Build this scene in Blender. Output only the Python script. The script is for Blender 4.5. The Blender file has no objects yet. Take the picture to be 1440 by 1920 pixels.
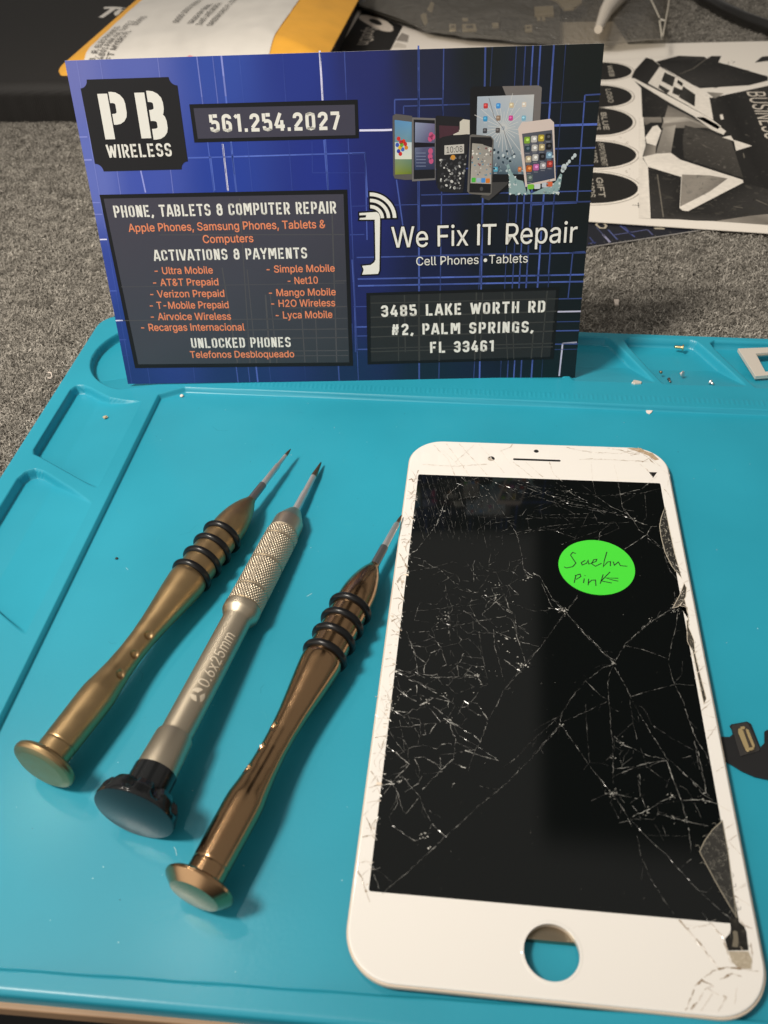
import bpy, bmesh, math, random
import numpy as np
from mathutils import Vector, Matrix, noise
from mathutils.geometry import tessellate_polygon
random.seed(7); rng = np.random.default_rng(7)
S = 0.001                       # everything below is written in millimetres
sc = bpy.context.scene
col = sc.collection

# ------------------------------------------------------------------ camera
CAM = Vector((-16.24737, -130.63739, 168.11186))
cam = bpy.data.cameras.new('camera'); camo = bpy.data.objects.new('camera', cam); col.objects.link(camo)
R0, R1, R2 = Vector((0.99329, 0.10667, -0.04473)), Vector((0.04141, -0.68902, -0.72356)), Vector((-0.108, 0.71685, -0.68882))
m = Matrix((R0, -R1, -R2)).transposed().to_4x4(); m.translation = CAM * S
camo.matrix_world = m
cam.sensor_fit = 'VERTICAL'; cam.sensor_height = 4.86; cam.sensor_width = 3.645
cam.lens = 4.86 * 1640 / 1920
cam.clip_start = 0.005; cam.clip_end = 50
cam.dof.use_dof = True; cam.dof.focus_distance = 0.25; cam.dof.aperture_fstop = 3.6
sc.camera = camo

# ------------------------------------------------------------------ world and lamps
world = bpy.data.worlds.new('World'); sc.world = world; world.use_nodes = True
wn = world.node_tree; wn.nodes.clear()
def wnode(t, **k):
    n = wn.nodes.new(t)
    for a, b in k.items(): setattr(n, a, b)
    return n
def wmath(op, a, b=None):
    n = wnode('ShaderNodeMath', operation=op)
    for i, v in enumerate((a, b)):
        if v is None: continue
        if isinstance(v, (int, float)): n.inputs[i].default_value = v
        else: wn.links.new(v, n.inputs[i])
    return n.outputs[0]
def wstep(v, lo, hi):
    n = wnode('ShaderNodeMapRange'); n.interpolation_type = 'SMOOTHSTEP'
    wn.links.new(v, n.inputs[0]); n.inputs[1].default_value = lo; n.inputs[2].default_value = hi
    return n.outputs[0]
tc = wnode('ShaderNodeTexCoord'); sep = wnode('ShaderNodeSeparateXYZ'); wn.links.new(tc.outputs['Generated'], sep.inputs[0])
zz = wmath('MAXIMUM', sep.outputs[2], 0.02)
uu = wmath('DIVIDE', sep.outputs[0], zz); vv = wmath('DIVIDE', sep.outputs[1], zz)
# the room overhead: a pale ceiling, a dark block where the photographer leans in, a dark far wall
inx = wmath('MULTIPLY', wstep(uu, 0.075, 0.105), wmath('SUBTRACT', 1.0, wstep(uu, 0.45, 0.6)))
iny = wmath('MULTIPLY', wstep(vv, 0.46, 0.52), wmath('SUBTRACT', 1.0, wstep(vv, 1.25, 1.45)))
block = wmath('MULTIPLY', inx, iny)
far = wmath('MULTIPLY', wstep(vv, 0.98, 1.03), wmath('SUBTRACT', 1.0, wstep(vv, 1.3, 1.6)))
dark = wmath('MAXIMUM', block, far)
lev = wmath('SUBTRACT', 1.0, wmath('MULTIPLY', dark, 0.93))
up = wstep(sep.outputs[2], -0.15, 0.25)
lev = wmath('MULTIPLY', lev, wmath('ADD', wmath('MULTIPLY', up, 0.7), 0.3))
bg = wnode('ShaderNodeBackground'); bg.inputs[0].default_value = (1.0, 0.945, 0.87, 1)
# a lit pale wall off to the left, behind the photographer
dt = wnode('ShaderNodeVectorMath', operation='DOT_PRODUCT'); wn.links.new(tc.outputs['Generated'], dt.inputs[0]); dt.inputs[1].default_value = Vector((-.66, -.66, .34)).normalized()
wall = wstep(dt.outputs['Value'], 0.70, 0.96)
wn.links.new(wmath('ADD', wmath('MULTIPLY', lev, 0.27), wmath('MULTIPLY', wall, 1.0)), bg.inputs[1])
wo = wnode('ShaderNodeOutputWorld'); wn.links.new(bg.outputs[0], wo.inputs[0])

def lamp(name, kind, loc, target, energy, color, **k):
    l = bpy.data.lights.new(name, kind); l.energy = energy; l.color = color
    for a, b in k.items(): setattr(l, a, b)
    o = bpy.data.objects.new(name, l); col.objects.link(o); o.location = Vector(loc) * S
    o.rotation_euler = (Vector(target) - Vector(loc)).to_track_quat('-Z', 'Y').to_euler()
    return o
WARM = (1.0, 0.92, 0.81)
lamp('key_lamp', 'SPOT', (-430, -160, 760), (-105, 145, 0), 35.0, WARM, shadow_soft_size=0.08, spot_size=math.radians(54), spot_blend=1.0)
lamp('ceiling_bulb', 'POINT', (-366, 273, 1028), (0, 0, 0), 2.6, WARM, shadow_soft_size=0.022)
lamp('ceiling_bulb', 'POINT', (-648, 452, 1028), (0, 0, 0), 2.6, WARM, shadow_soft_size=0.022)

sc.view_settings.view_transform = 'Standard'; sc.view_settings.look = 'None'
sc.view_settings.exposure = 0.0; sc.view_settings.gamma = 1.0
sc.view_settings.use_curve_mapping = False

# ------------------------------------------------------------------ helpers
def lin(c):
    return tuple(((v / 255) / 12.92 if v / 255 <= 0.04045 else ((v / 255 + 0.055) / 1.055) ** 2.4) for v in c)
def mat(name, base=(0.5, 0.5, 0.5), rough=0.5, metal=0.0, attr=False, spec=0.5, coat=0.0, coat_rough=0.05,
        bump=None, var=None, alpha=1.0, trans=0.0, aniso=0.0, rough_var=None):
    m = bpy.data.materials.new(name); m.use_nodes = True
    nt = m.node_tree; b = nt.nodes['Principled BSDF']
    b.inputs['Base Color'].default_value = (*base, 1); b.inputs['Roughness'].default_value = rough
    b.inputs['Metallic'].default_value = metal; b.inputs['Specular IOR Level'].default_value = spec
    b.inputs['Coat Weight'].default_value = coat; b.inputs['Coat Roughness'].default_value = coat_rough
    b.inputs['Alpha'].default_value = alpha; b.inputs['Transmission Weight'].default_value = trans
    tc = nt.nodes.new('ShaderNodeTexCoord')
    src = None
    if attr:
        a = nt.nodes.new('ShaderNodeAttribute'); a.attribute_name = 'Col'; src = a.outputs['Color']
    if var:                                     # (scale, amount, detail): uneven tone of the stuff itself
        n = nt.nodes.new('ShaderNodeTexNoise'); n.inputs['Scale'].default_value = var[0] / S; n.inputs['Detail'].default_value = var[2]
        nt.links.new(tc.outputs['Object'], n.inputs['Vector'])
        mr = nt.nodes.new('ShaderNodeMapRange'); nt.links.new(n.outputs[0], mr.inputs[0])
        mr.inputs[1].default_value = 0.3; mr.inputs[2].default_value = 0.7
        mr.inputs[3].default_value = 1 - var[1]; mr.inputs[4].default_value = 1 + var[1]
        mx = nt.nodes.new('ShaderNodeMix'); mx.data_type = 'RGBA'; mx.blend_type = 'MULTIPLY'; mx.inputs[0].default_value = 1
        if src: nt.links.new(src, mx.inputs[6])
        else: mx.inputs[6].default_value = (*base, 1)
        nt.links.new(mr.outputs[0], mx.inputs[7]); src = mx.outputs[2]
    if src: nt.links.new(src, b.inputs['Base Color'])
    if rough_var:
        n = nt.nodes.new('ShaderNodeTexNoise'); n.inputs['Scale'].default_value = rough_var[0] / S; n.inputs['Detail'].default_value = 4
        nt.links.new(tc.outputs['Object'], n.inputs['Vector'])
        mr = nt.nodes.new('ShaderNodeMapRange'); nt.links.new(n.outputs[0], mr.inputs[0])
        mr.inputs[1].default_value = 0.3; mr.inputs[2].default_value = 0.7
        mr.inputs[3].default_value = rough - rough_var[1]; mr.inputs[4].default_value = rough + rough_var[1]
        nt.links.new(mr.outputs[0], b.inputs['Roughness'])
    if bump:                                    # (kind, scale, distance in mm)
        if bump[0] == 'noise':
            n = nt.nodes.new('ShaderNodeTexNoise'); n.inputs['Scale'].default_value = bump[1] / S; n.inputs['Detail'].default_value = 3
            nt.links.new(tc.outputs['Object'], n.inputs['Vector']); h = n.outputs[0]
        else:                                   # a diagonal weave
            hs = []
            for ang in (0.6, -0.75):
                mp = nt.nodes.new('ShaderNodeMapping'); mp.inputs['Rotation'].default_value = (0, 0, ang)
                nt.links.new(tc.outputs['Object'], mp.inputs[0])
                w = nt.nodes.new('ShaderNodeTexWave'); w.inputs['Scale'].default_value = bump[1] / S; w.inputs['Distortion'].default_value = 0.5
                nt.links.new(mp.outputs[0], w.inputs[0]); hs.append(w.outputs['Fac'])
            ad = nt.nodes.new('ShaderNodeMath'); ad.operation = 'ADD'
            nt.links.new(hs[0], ad.inputs[0]); nt.links.new(hs[1], ad.inputs[1]); h = ad.outputs[0]
        bp = nt.nodes.new('ShaderNodeBump'); bp.inputs['Distance'].default_value = bump[2] * S; bp.inputs['Strength'].default_value = 1
        nt.links.new(h, bp.inputs['Height']); nt.links.new(bp.outputs[0], b.inputs['Normal'])
    return m

def thing(name, label, cat, loc=(0, 0, 0), group=None):
    o = bpy.data.objects.new(name, None); col.objects.link(o); o.empty_display_size = 0.005
    o.location = Vector(loc) * S; o['label'] = label; o['category'] = cat
    if group: o['group'] = group
    return o
def root_loc(p):
    v = Vector((0, 0, 0))
    while p is not None: v += p.location; p = p.parent
    return v
def obj(name, verts, faces, m, parent=None, smooth=False, label=None, cat=None, group=None, kind=None, cols=None, loc=None, sharp=None, seg_mats=None):
    """one mesh object; verts are world millimetres (numpy or list)"""
    v = np.asarray(verts, dtype=np.float64) * S
    base = root_loc(parent)
    if parent is None and loc is not None: base = Vector(loc) * S
    v = v - np.array(base)
    me = bpy.data.meshes.new(name)
    if isinstance(faces, np.ndarray):
        nf, k = faces.shape
        me.vertices.add(len(v)); me.vertices.foreach_set('co', v.astype(np.float32).ravel())
        me.loops.add(nf * k); me.loops.foreach_set('vertex_index', faces.astype(np.int32).ravel())
        me.polygons.add(nf); me.polygons.foreach_set('loop_start', np.arange(0, nf * k, k, dtype=np.int32))
        me.update(calc_edges=True)
    else:
        me.from_pydata([tuple(x) for x in v], [], faces); me.update()
    if cols is not None:
        a = me.attributes.new('Col', 'FLOAT_COLOR', 'POINT')
        c = np.ones((len(v), 4), np.float32); c[:, :3] = cols; a.data.foreach_set('color', c.ravel())
    if smooth: me.polygons.foreach_set('use_smooth', np.ones(len(me.polygons), bool))
    if sharp is not None: me.set_sharp_from_angle(angle=math.radians(sharp))
    me.materials.append(m)
    o = bpy.data.objects.new(name, me); col.objects.link(o)
    if parent is not None: o.parent = parent
    elif loc is not None: o.location = base
    if label: o['label'] = label
    if cat: o['category'] = cat
    if group: o['group'] = group
    if kind: o['kind'] = kind
    return o

def fillpoly(pts):
    """triangles of a flat polygon (list of 2D points)"""
    return [tuple(t) for t in tessellate_polygon([[Vector((p[0], p[1], 0)) for p in pts]])]

class Print:
    """flat printed shapes lying on a surface: (u, v, height) with a colour per vertex"""
    def __init__(s): s.v = []; s.f = []; s.c = []
    def poly(s, pts, c, h):
        pts = [p for i, p in enumerate(pts) if i == 0 or (abs(p[0]-pts[i-1][0]) + abs(p[1]-pts[i-1][1])) > 1e-6]
        b = len(s.v); s.v += [(p[0], p[1], h) for p in pts]
        cc = c if isinstance(c[0], (tuple, list)) else [c] * len(pts)
        s.c += list(cc)
        for t in fillpoly(pts):
            a, d, e = (pts[i] for i in t)
            if (d[0]-a[0])*(e[1]-a[1]) - (d[1]-a[1])*(e[0]-a[0]) < 0: t = t[::-1]
            s.f.append(tuple(b + i for i in t))
    def tris(s, v2, faces, c, h, lv=None):
        b = len(s.v); s.v += [(x, y, h + (.0006*lv[i] if lv else 0)) for i, (x, y) in enumerate(v2)]; s.c += [c] * len(v2)
        s.f += [tuple(b + i for i in f) for f in faces]
    def ribbon(s, pts, w, c, h, closed=False):
        """a line of width w with mitred bends"""
        P = [Vector(p[:2]) for p in pts]; n = len(P)
        if n < 2: return
        L = []; Rr = []
        for i in range(n):
            a = P[(i - 1) % n] if (i > 0 or closed) else None; b = P[(i + 1) % n] if (i < n - 1 or closed) else None
            d1 = (P[i] - a).normalized() if a is not None else None; d2 = (b - P[i]).normalized() if b is not None else None
            if d1 is None: d1 = d2
            if d2 is None: d2 = d1
            n1 = Vector((-d1.y, d1.x)); n2 = Vector((-d2.y, d2.x)); mm = n1 + n2
            if mm.length < 1e-6: mm = n1.copy()
            mm.normalize(); k = 1 / max(0.35, mm.dot(n1))
            L.append(P[i] + mm * (w / 2 * k)); Rr.append(P[i] - mm * (w / 2 * k))
        b = len(s.v); s.v += [(*p, h) for p in L] + [(*p, h) for p in Rr]; s.c += [c] * (2 * n)
        for i in range(n if closed else n - 1):
            j = (i + 1) % n; s.f.append((b + n + i, b + n + j, b + j, b + i))
    def ellipse(s, cx, cy, rx, ry, c, h, n=28, rot=0):
        s.poly([(cx + rx*math.cos(t)*math.cos(rot) - ry*math.sin(t)*math.sin(rot), cy + rx*math.cos(t)*math.sin(rot) + ry*math.sin(t)*math.cos(rot))
                for t in (2*math.pi*i/n for i in range(n))], c, h)
    def refine(s, most):
        '''split long triangles so that the print can follow a curved surface'''
        todo = [tuple(f[:3]) for f in s.f] + [(f[0], f[2], f[3]) for f in s.f if len(f) == 4]
        todo += [(f[0], f[i], f[i+1]) for f in s.f if len(f) > 4 for i in range(2, len(f) - 1)]
        done = []; cache = {}
        while todo:
            t = todo.pop(); L = [math.dist(s.v[t[i]][:2], s.v[t[(i+1) % 3]][:2]) for i in range(3)]; i = L.index(max(L))
            if L[i] <= most: done.append(t); continue
            a, b_, c_ = t[i], t[(i+1) % 3], t[(i+2) % 3]; k_ = (min(a, b_), max(a, b_))
            if k_ not in cache:
                cache[k_] = len(s.v); s.v.append(tuple((p + q)/2 for p, q in zip(s.v[a], s.v[b_]))); s.c.append(s.c[a])
            mdl = cache[k_]; todo += [(a, mdl, c_), (mdl, b_, c_)]
        s.f = done
    def build(s, name, m, mapf, parent=None, **k):
        v = np.array([mapf(*p) for p in s.v])
        return obj(name, v, s.f, m, parent, cols=np.array(s.c), **k)

# ---- lettering: the built-in sans face, and a condensed stencil face drawn as strokes
try:                                             # Blender's own bundled sans; the built-in face if it is not there
    SANS = bpy.data.fonts.load(bpy.utils.system_resource('DATAFILES') + '/fonts/Inter.woff2')
except Exception:
    SANS = None
_tcache = {}
def glyphs(text, bold=0.0, spacing=1.0):
    key = (text, bold, spacing)
    if key not in _tcache:
        c = bpy.data.curves.new('lettering', 'FONT'); c.body = text; c.resolution_u = 3; c.offset = bold; c.space_character = spacing
        if SANS: c.font = SANS
        o = bpy.data.objects.new('lettering', c); col.objects.link(o)
        dg = bpy.context.evaluated_depsgraph_get(); cu = o.evaluated_get(dg).to_curve(dg)
        loops = []
        for sp in cu.splines:
            P = []; B = sp.bezier_points; n = len(B)
            for i in range(n):
                a, b = B[i], B[(i + 1) % n]; p0, p1, p2, p3 = a.co, a.handle_right, b.handle_left, b.co
                st = (p1 - p0).cross(p3 - p0).length < 1e-5 and (p2 - p0).cross(p3 - p0).length < 1e-5
                for q in ([0] if st else [0, .25, .5, .75]):
                    w = (p0*(1-q)**3 + p1*(3*q*(1-q)**2) + p2*(3*q*q*(1-q)) + p3*q**3); P.append((w.x, w.y))
            P = [p for i, p in enumerate(P) if math.dist(p, P[i-1]) > 1e-6]
            if len(P) > 2: loops.append(P)
        o.to_curve_clear(); bpy.data.objects.remove(o); bpy.data.curves.remove(c)
        area = lambda P: sum(P[i-1][0]*P[i][1] - P[i][0]*P[i-1][1] for i in range(len(P)))
        def inn(P, x, y):
            r_ = False
            for (xa, ya), (xb, yb) in zip(P, P[1:] + P[:1]):
                if (ya > y) != (yb > y) and x < (xb-xa)*(y-ya)/(yb-ya) + xa: r_ = not r_
            return r_
        sg = 1 if area(max(loops, key=lambda P: abs(area(P)))) > 0 else -1
        outer = [P for P in loops if area(P)*sg > 0]; v = []; f = []; lv = []
        for k_, P in enumerate(outer):              # each outline is filled by itself, so strokes that overlap leave no hole
            hs = [H for H in loops if area(H)*sg < 0 and inn(P, *H[0]) and abs(area(H)) < abs(area(P))]
            b0 = len(v); allp = [p for L_ in [P] + hs for p in L_]; v += allp; lv += [k_ % 3] * len(allp)
            f += [tuple(b0 + i for i in t) for t in tessellate_polygon([[Vector((x, y, 0)) for x, y in L_] for L_ in [P] + hs])]
        f = [t if (v[t[1]][0]-v[t[0]][0])*(v[t[2]][1]-v[t[0]][1]) - (v[t[1]][1]-v[t[0]][1])*(v[t[2]][0]-v[t[0]][0]) > 0 else t[::-1] for t in f]
        _tcache[key] = (v, f, lv)
    return _tcache[key]
CAPH = 0.729
def capheight():
    v = glyphs('H')[0]; return max(p[1] for p in v)
def sans(pr, text, x0, x1, y0, y1, cap, c, h, bold=0.0):
    """text from (x0,y0) to (x1,y1) along its baseline with capital height cap; x0/x1 may be given so that it fits"""
    sub = lambda t: t.replace('R', 'P').replace('I', 'i')
    v, f, lv = glyphs(sub(text), 0.0)
    v = list(v); f = list(f); lv = list(lv)
    for i, ch in enumerate(text):                # R = P with a leg
        if ch == 'I':                            # a plain bar for capital I
            iv = glyphs('i')[0]; sw_ = [p[0] for p in iv if p[1] < .1]; w_ = max(sw_) - min(sw_); iw_ = max(p[0] for p in iv) - min(p[0] for p in iv)
            xr = max(p[0] for p in glyphs(sub(text[:i]) + 'i')[0]) - iw_/2; b0 = len(v)
            v += [(xr - w_*.56, 0), (xr + w_*.56, 0), (xr + w_*.56, capheight()), (xr - w_*.56, capheight())]; lv += [2]*4; f.append((b0, b0+1, b0+2, b0+3))
        if ch != 'R': continue
        pv = glyphs('P')[0]; pw = max(p[0] for p in pv) - min(p[0] for p in pv)
        xr = max(p[0] for p in glyphs(sub(text[:i]) + 'P')[0]); HH = capheight(); b0 = len(v)
        v += [(xr - pw*.56, HH*.46), (xr - pw*.10, 0), (xr + pw*.07, 0), (xr - pw*.36, HH*.46)]; lv += [1]*4; f.append((b0, b0+1, b0+2, b0+3))
    a = min(p[0] for p in v); b = max(p[0] for p in v); H = capheight()
    d = Vector((x1 - x0, y1 - y0)); sx = d.length / (b - a); d.normalize(); nrm = Vector((-d.y, d.x))
    out = []
    for px, py in v:
        q = Vector((x0, y0)) + d * ((px - a) * sx) + nrm * (py / H * cap); out.append((q.x, q.y))
    if not bold: pr.tris(out, f, c, h, lv); return
    e = bold * sx; k_ = 8 if bold > .03 else 4
    for i in range(k_):                          # heavier strokes: the same letters nudged round a small circle
        a_ = 2*math.pi*i/k_ + .4; pr.tris([(x + e*math.cos(a_), y + e*math.sin(a_)) for x, y in out], f, c, h + .002*i, lv)
def arc(cx, cy, rx, ry, a0, a1, n=6):
    return [(cx + rx*math.cos(math.radians(a0 + (a1-a0)*i/n)), cy + ry*math.sin(math.radians(a0 + (a1-a0)*i/n))) for i in range(n + 1)]
G = .07                                           # half gap of a stencil bridge
def _ring(l, r, b, t):                            # rounded narrow O as two halves
    mx = (l + r) / 2; k = .16
    right = [(mx+G*.6, t)] + arc(r-k, t-k, k, k, 90, 0, 4) + arc(r-k, b+k, k, k, 0, -90, 4) + [(mx+G*.6, b)]
    left = [(mx-G*.6, t)] + arc(l+k, t-k, k, k, 90, 180, 4) + arc(l+k, b+k, k, k, 180, 270, 4) + [(mx-G*.6, b)]
    return [right, left]
l, r, b, t = .085, .415, .085, .915               # centre lines of a cell 0.5 wide, 1 tall
k = .15
def bowl(y0, y1, x0=l+.13, x1=r):
    return [(x0, y1)] + arc(x1-k, y1-k, k, k, 90, 0, 4) + arc(x1-k, y0+k, k, k, 0, -90, 4) + [(x0, y0)]
STEN = {
 'P': [[(l, 0), (l, 1)], bowl(.44, t)], 'B': [[(l, 0), (l, 1)], bowl(.5, t, x1=r-.02), bowl(b, .5)],
 'R': [[(l, 0), (l, 1)], bowl(.47, t), [(l+.17, .42), (r+.03, 0)]], 'D': [[(l, 0), (l, 1)], bowl(b, t)],
 'I': [[(l, 0), (l, 1)]], 'L': [[(l, 0), (l, 1)], [(l+.12, b), (r+.05, b)]],
 'E': [[(l, 0), (l, 1)], [(l+.12, b), (r+.04, b)], [(l+.12, t), (r+.04, t)], [(l+.12, .5), (r-.02, .5)]],
 'F': [[(l, 0), (l, 1)], [(l+.12, t), (r+.04, t)], [(l+.12, .5), (r-.02, .5)]],
 'H': [[(l, 0), (l, 1)], [(r, 0), (r, 1)], [(l+.13, .5), (r-.13, .5)]],
 'N': [[(l, 0), (l, 1)], [(r, 0), (r, 1)], [(l+.1, .93), (r-.1, .07)]],
 'M': [[(l, 0), (l, 1)], [(.59, 0), (.59, 1)], [(l+.11, .95), (.335, .3)], [(.345, .3), (.59-.11, .95)]],
 'W': [[(.03, 1), (.18, .02)], [(.20, .06), (.335, .9)], [(.345, .9), (.48, .06)], [(.5, .02), (.65, 1)]],
 'A': [[(.02, 0), (.215, 1)], [(.285, 1), (.48, 0)], [(.17, .26), (.33, .26)]],
 'V': [[(.02, 1), (.22, 0)], [(.28, 0), (.48, 1)]], 'Y': [[(.03, 1), (.23, .48)], [(.47, 1), (.27, .48)], [(.25, .40), (.25, 0)]],
 'T': [[(0, t), (.5, t)], [(.25, .8), (.25, 0)]], 'K': [[(l, 0), (l, 1)], [(l+.13, .48), (r+.03, 1)], [(l+.16, .5), (r+.05, 0)]],
 'U': [[(l, 1)] + arc(l+k, b+k, k, k, 180, 270, 4) + [(.25-G*.6, b)], [(r, 1)] + arc(r-k, b+k, k, k, 0, -90, 4) + [(.25+G*.6, b)]],
 'O': _ring(l, r, b, t), '0': _ring(l, r, b, t),
 'C': [[(r, .64)] + arc(r-k, t-k, k, k, 0, 90, 4) + [(.27, t)], [(.2, t)] + arc(l+k, t-k, k, k, 90, 180, 4) + arc(l+k, b+k, k, k, 180, 270, 4) + [(.2, b)], [(.27, b)] + arc(r-k, b+k, k, k, -90, 0, 4) + [(r, .36)]],
 'G': [[(r, .68)] + arc(r-k, t-k, k, k, 0, 90, 4) + [(.27, t)], [(.2, t)] + arc(l+k, t-k, k, k, 90, 180, 4) + arc(l+k, b+k, k, k, 180, 270, 4) + [(.2, b)], [(.27, b), (r, b), (r, .46), (.27, .46)]],
 'S': [[(r, .72)] + arc(r-k, t-k, k, k, 0, 90, 4) + arc(l+k, t-k, k, k, 90, 180, 4) + arc(l+k, .5+k, k, k, 180, 270, 4) + [(.24, .5)], [(.29, .5)] + arc(r-k, .5-k, k, k, 90, 0, 4) + arc(r-k, b+k, k, k, 0, -90, 4) + arc(l+k, b+k, k, k, 270, 180, 4) + [(l, .28)]],
 '1': [[(.25, 0), (.25, 1)], [(.04, .8), (.16, .93)]],
 '2': [[(l, .7)] + arc(l+k, t-k, k, k, 180, 90, 4) + arc(r-k, t-k, k, k, 90, 0, 4) + [(r, .62), (l+.02, .2)], [(l-.04, b), (r+.05, b)]],
 '3': [[(l, .72)] + arc(l+k, t-k, k, k, 180, 90, 4) + arc(r-k, t-k, k, k, 90, 0, 4) + arc(r-k, .5+k, k, k, 0, -90, 4) + [(.2, .5)], [(.28, .5)] + arc(r-k, .5-k, k, k, 90, 0, 4) + arc(r-k, b+k, k, k, 0, -90, 4) + arc(l+k, b+k, k, k, 270, 180, 4) + [(l, .28)]],
 '4': [[(.3, 1), (.03, .27)], [(.03, .25), (.5, .25)], [(.36, .6), (.36, .33)], [(.36, .17), (.36, 0)]],
 '5': [[(l, .55), (l, 1)], [(l+.11, t), (r, t)], [(l, .55), (.25, .58)] + arc(r-k, .58-k, k, k, 90, 0, 4) + arc(r-k, b+k, k, k, 0, -90, 4) + [(.27, b)], [(.2, b)] + arc(l+k, b+k, k, k, 270, 180, 4) + [(l, .28)]],
 '6': [[(r, .74)] + arc(r-k, t-k, k, k, 0, 90, 4) + arc(l+k, t-k, k, k, 90, 180, 4) + arc(l+k, b+k, k, k, 180, 270, 4) + [(.22, b)], [(.28, b)] + arc(r-k, b+k, k, k, -90, 0, 4) + arc(r-k, .54-k, k, k, 0, 90, 4) + [(l+.13, .54)]],
 '7': [[(.02, t), (.46, t)], [(.42, .82), (.17, 0)]],
 '8': _ring(l, r, .5, t) + _ring(l, r, b, .5),
 '.': [[(.0, .08), (.16, .08)]], ',': [[(.12, .17), (.02, -.1)]], '#': [[(.05, .35), (.5, .35)], [(.08, .65), (.53, .65)], [(.12, .02), (.22, .98)], [(.34, .02), (.44, .98)]],
 '&': [arc(.25, .73, .15, .185, -60, 240, 10), [(.2, .54)] + arc(l+k, .52-k, k, k, 90, 180, 3) + arc(l+k, b+k, k, k, 180, 270, 3) + arc(r-k, b+k, k, k, 270, 360, 3) + [(r, .5)], [(.3, .53), (.5, .53)]],
}
ADV = {'I': .17, '.': .16, ',': .18, 'M': .68, 'W': .68, ' ': .42, '1': .36, '#': .56}
def stencil(pr, text, x0, x1, y0, y1, cap, c, h, gap=.13, sw=.165, space=.24):
    tot = sum((space if ch == ' ' else ADV.get(ch, .5)) + gap for ch in text) - gap
    d = Vector((x1 - x0, y1 - y0)); sx = d.length / tot; d.normalize(); nrm = Vector((-d.y, d.x)); x = 0
    for ch in text:
        n_ = 0
        for st in STEN.get(ch, []):
            off = -.165 if ch == '1' and False else 0
            q = [Vector((x0, y0)) + d * ((x + p[0] + off) * sx) + nrm * (p[1] * cap) for p in st]
            pr.ribbon([(a.x, a.y) for a in q], sw * min(cap, sx * 1.15), c, h + .002 * (n_ % 3)); n_ += 1
        x += (space if ch == ' ' else ADV.get(ch, .5)) + gap

# ---- turned shapes along an axis
def lathe(A, B, prof, n=48, disp=None, cap0=True, cap1=True):
    A = Vector(A); D = (Vector(B) - A).normalized(); Uu = Vector((0, 0, 1)); Uu = (Uu - D * Uu.dot(D)).normalized(); Sd = D.cross(Uu)
    V = []; F = []
    for s_, r_ in prof:
        for j in range(n):
            th = 2 * math.pi * j / n
            rr = r_ + (disp(s_, th, r_) if disp else 0)
            V.append(A + D * s_ + (Uu * math.cos(th) + Sd * math.sin(th)) * rr)
    for i in range(len(prof) - 1):
        for j in range(n):
            k2 = (j + 1) % n; F.append((i*n + j, i*n + k2, (i+1)*n + k2, (i+1)*n + j))
    if cap0: F.append(tuple(range(n))[::-1])
    if cap1: b = (len(prof) - 1) * n; F.append(tuple(b + j for j in range(n)))
    F = [f[::-1] for f in F]
    return [tuple(v) for v in V], F
def dense(prof, step):
    out = []
    for (s0, r0), (s1, r1) in zip(prof, prof[1:]):
        k = max(1, int(math.hypot(s1 - s0, 0) / step))
        out += [(s0 + (s1 - s0)*i/k, r0 + (r1 - r0)*i/k) for i in range(k)]
    return out + [prof[-1]]
def smoothprof(prof, step=0.4):
    """a soft curve through the points"""
    s = np.array([p[0] for p in prof]); rr = np.array([p[1] for p in prof])
    q = np.arange(s[0], s[-1] + 1e-6, step); y = np.interp(q, s, rr); kr = np.array([1, 2, 3, 2, 1.]); kr /= kr.sum()
    y2 = np.convolve(np.pad(y, 2, mode='edge'), kr, 'valid')
    y2 = np.convolve(np.pad(y2, 2, mode='edge'), kr, 'valid')
    return list(zip(q.tolist(), y2.tolist()))
def torus(A, B, s, R_, r_, n=48, k=12):
    A = Vector(A); D = (Vector(B) - A).normalized(); Uu = Vector((0, 0, 1)); Uu = (Uu - D * Uu.dot(D)).normalized(); Sd = D.cross(Uu)
    V = []; F = []
    for i in range(n):
        a = 2*math.pi*i/n; rad = Uu*math.cos(a) + Sd*math.sin(a)
        for j in range(k):
            bb = 2*math.pi*j/k; V.append(tuple(A + D*(s + r_*math.sin(bb)) + rad*(R_ + r_*math.cos(bb))))
    for i in range(n):
        for j in range(k):
            F.append((i*k + j, i*k + (j+1) % k, ((i+1) % n)*k + (j+1) % k, ((i+1) % n)*k + j))
    return V, F
def tube(pts, r_, n=14):
    P = [Vector(p) for p in pts]; V = []; F = []
    for i, p in enumerate(P):
        d = (P[min(i+1, len(P)-1)] - P[max(i-1, 0)]).normalized(); a = d.cross(Vector((0, 0, 1))).normalized(); bb = a.cross(d)
        rr = r_[i] if isinstance(r_, (list, tuple)) else r_
        for j in range(n):
            th = 2*math.pi*j/n; V.append(tuple(p + (a*math.cos(th) + bb*math.sin(th)) * rr))
    for i in range(len(P) - 1):
        for j in range(n): F.append((i*n + j, i*n + (j+1) % n, (i+1)*n + (j+1) % n, (i+1)*n + j))
    F += [tuple(range(n))[::-1], tuple((len(P)-1)*n + j for j in range(n))]
    return V, F
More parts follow.
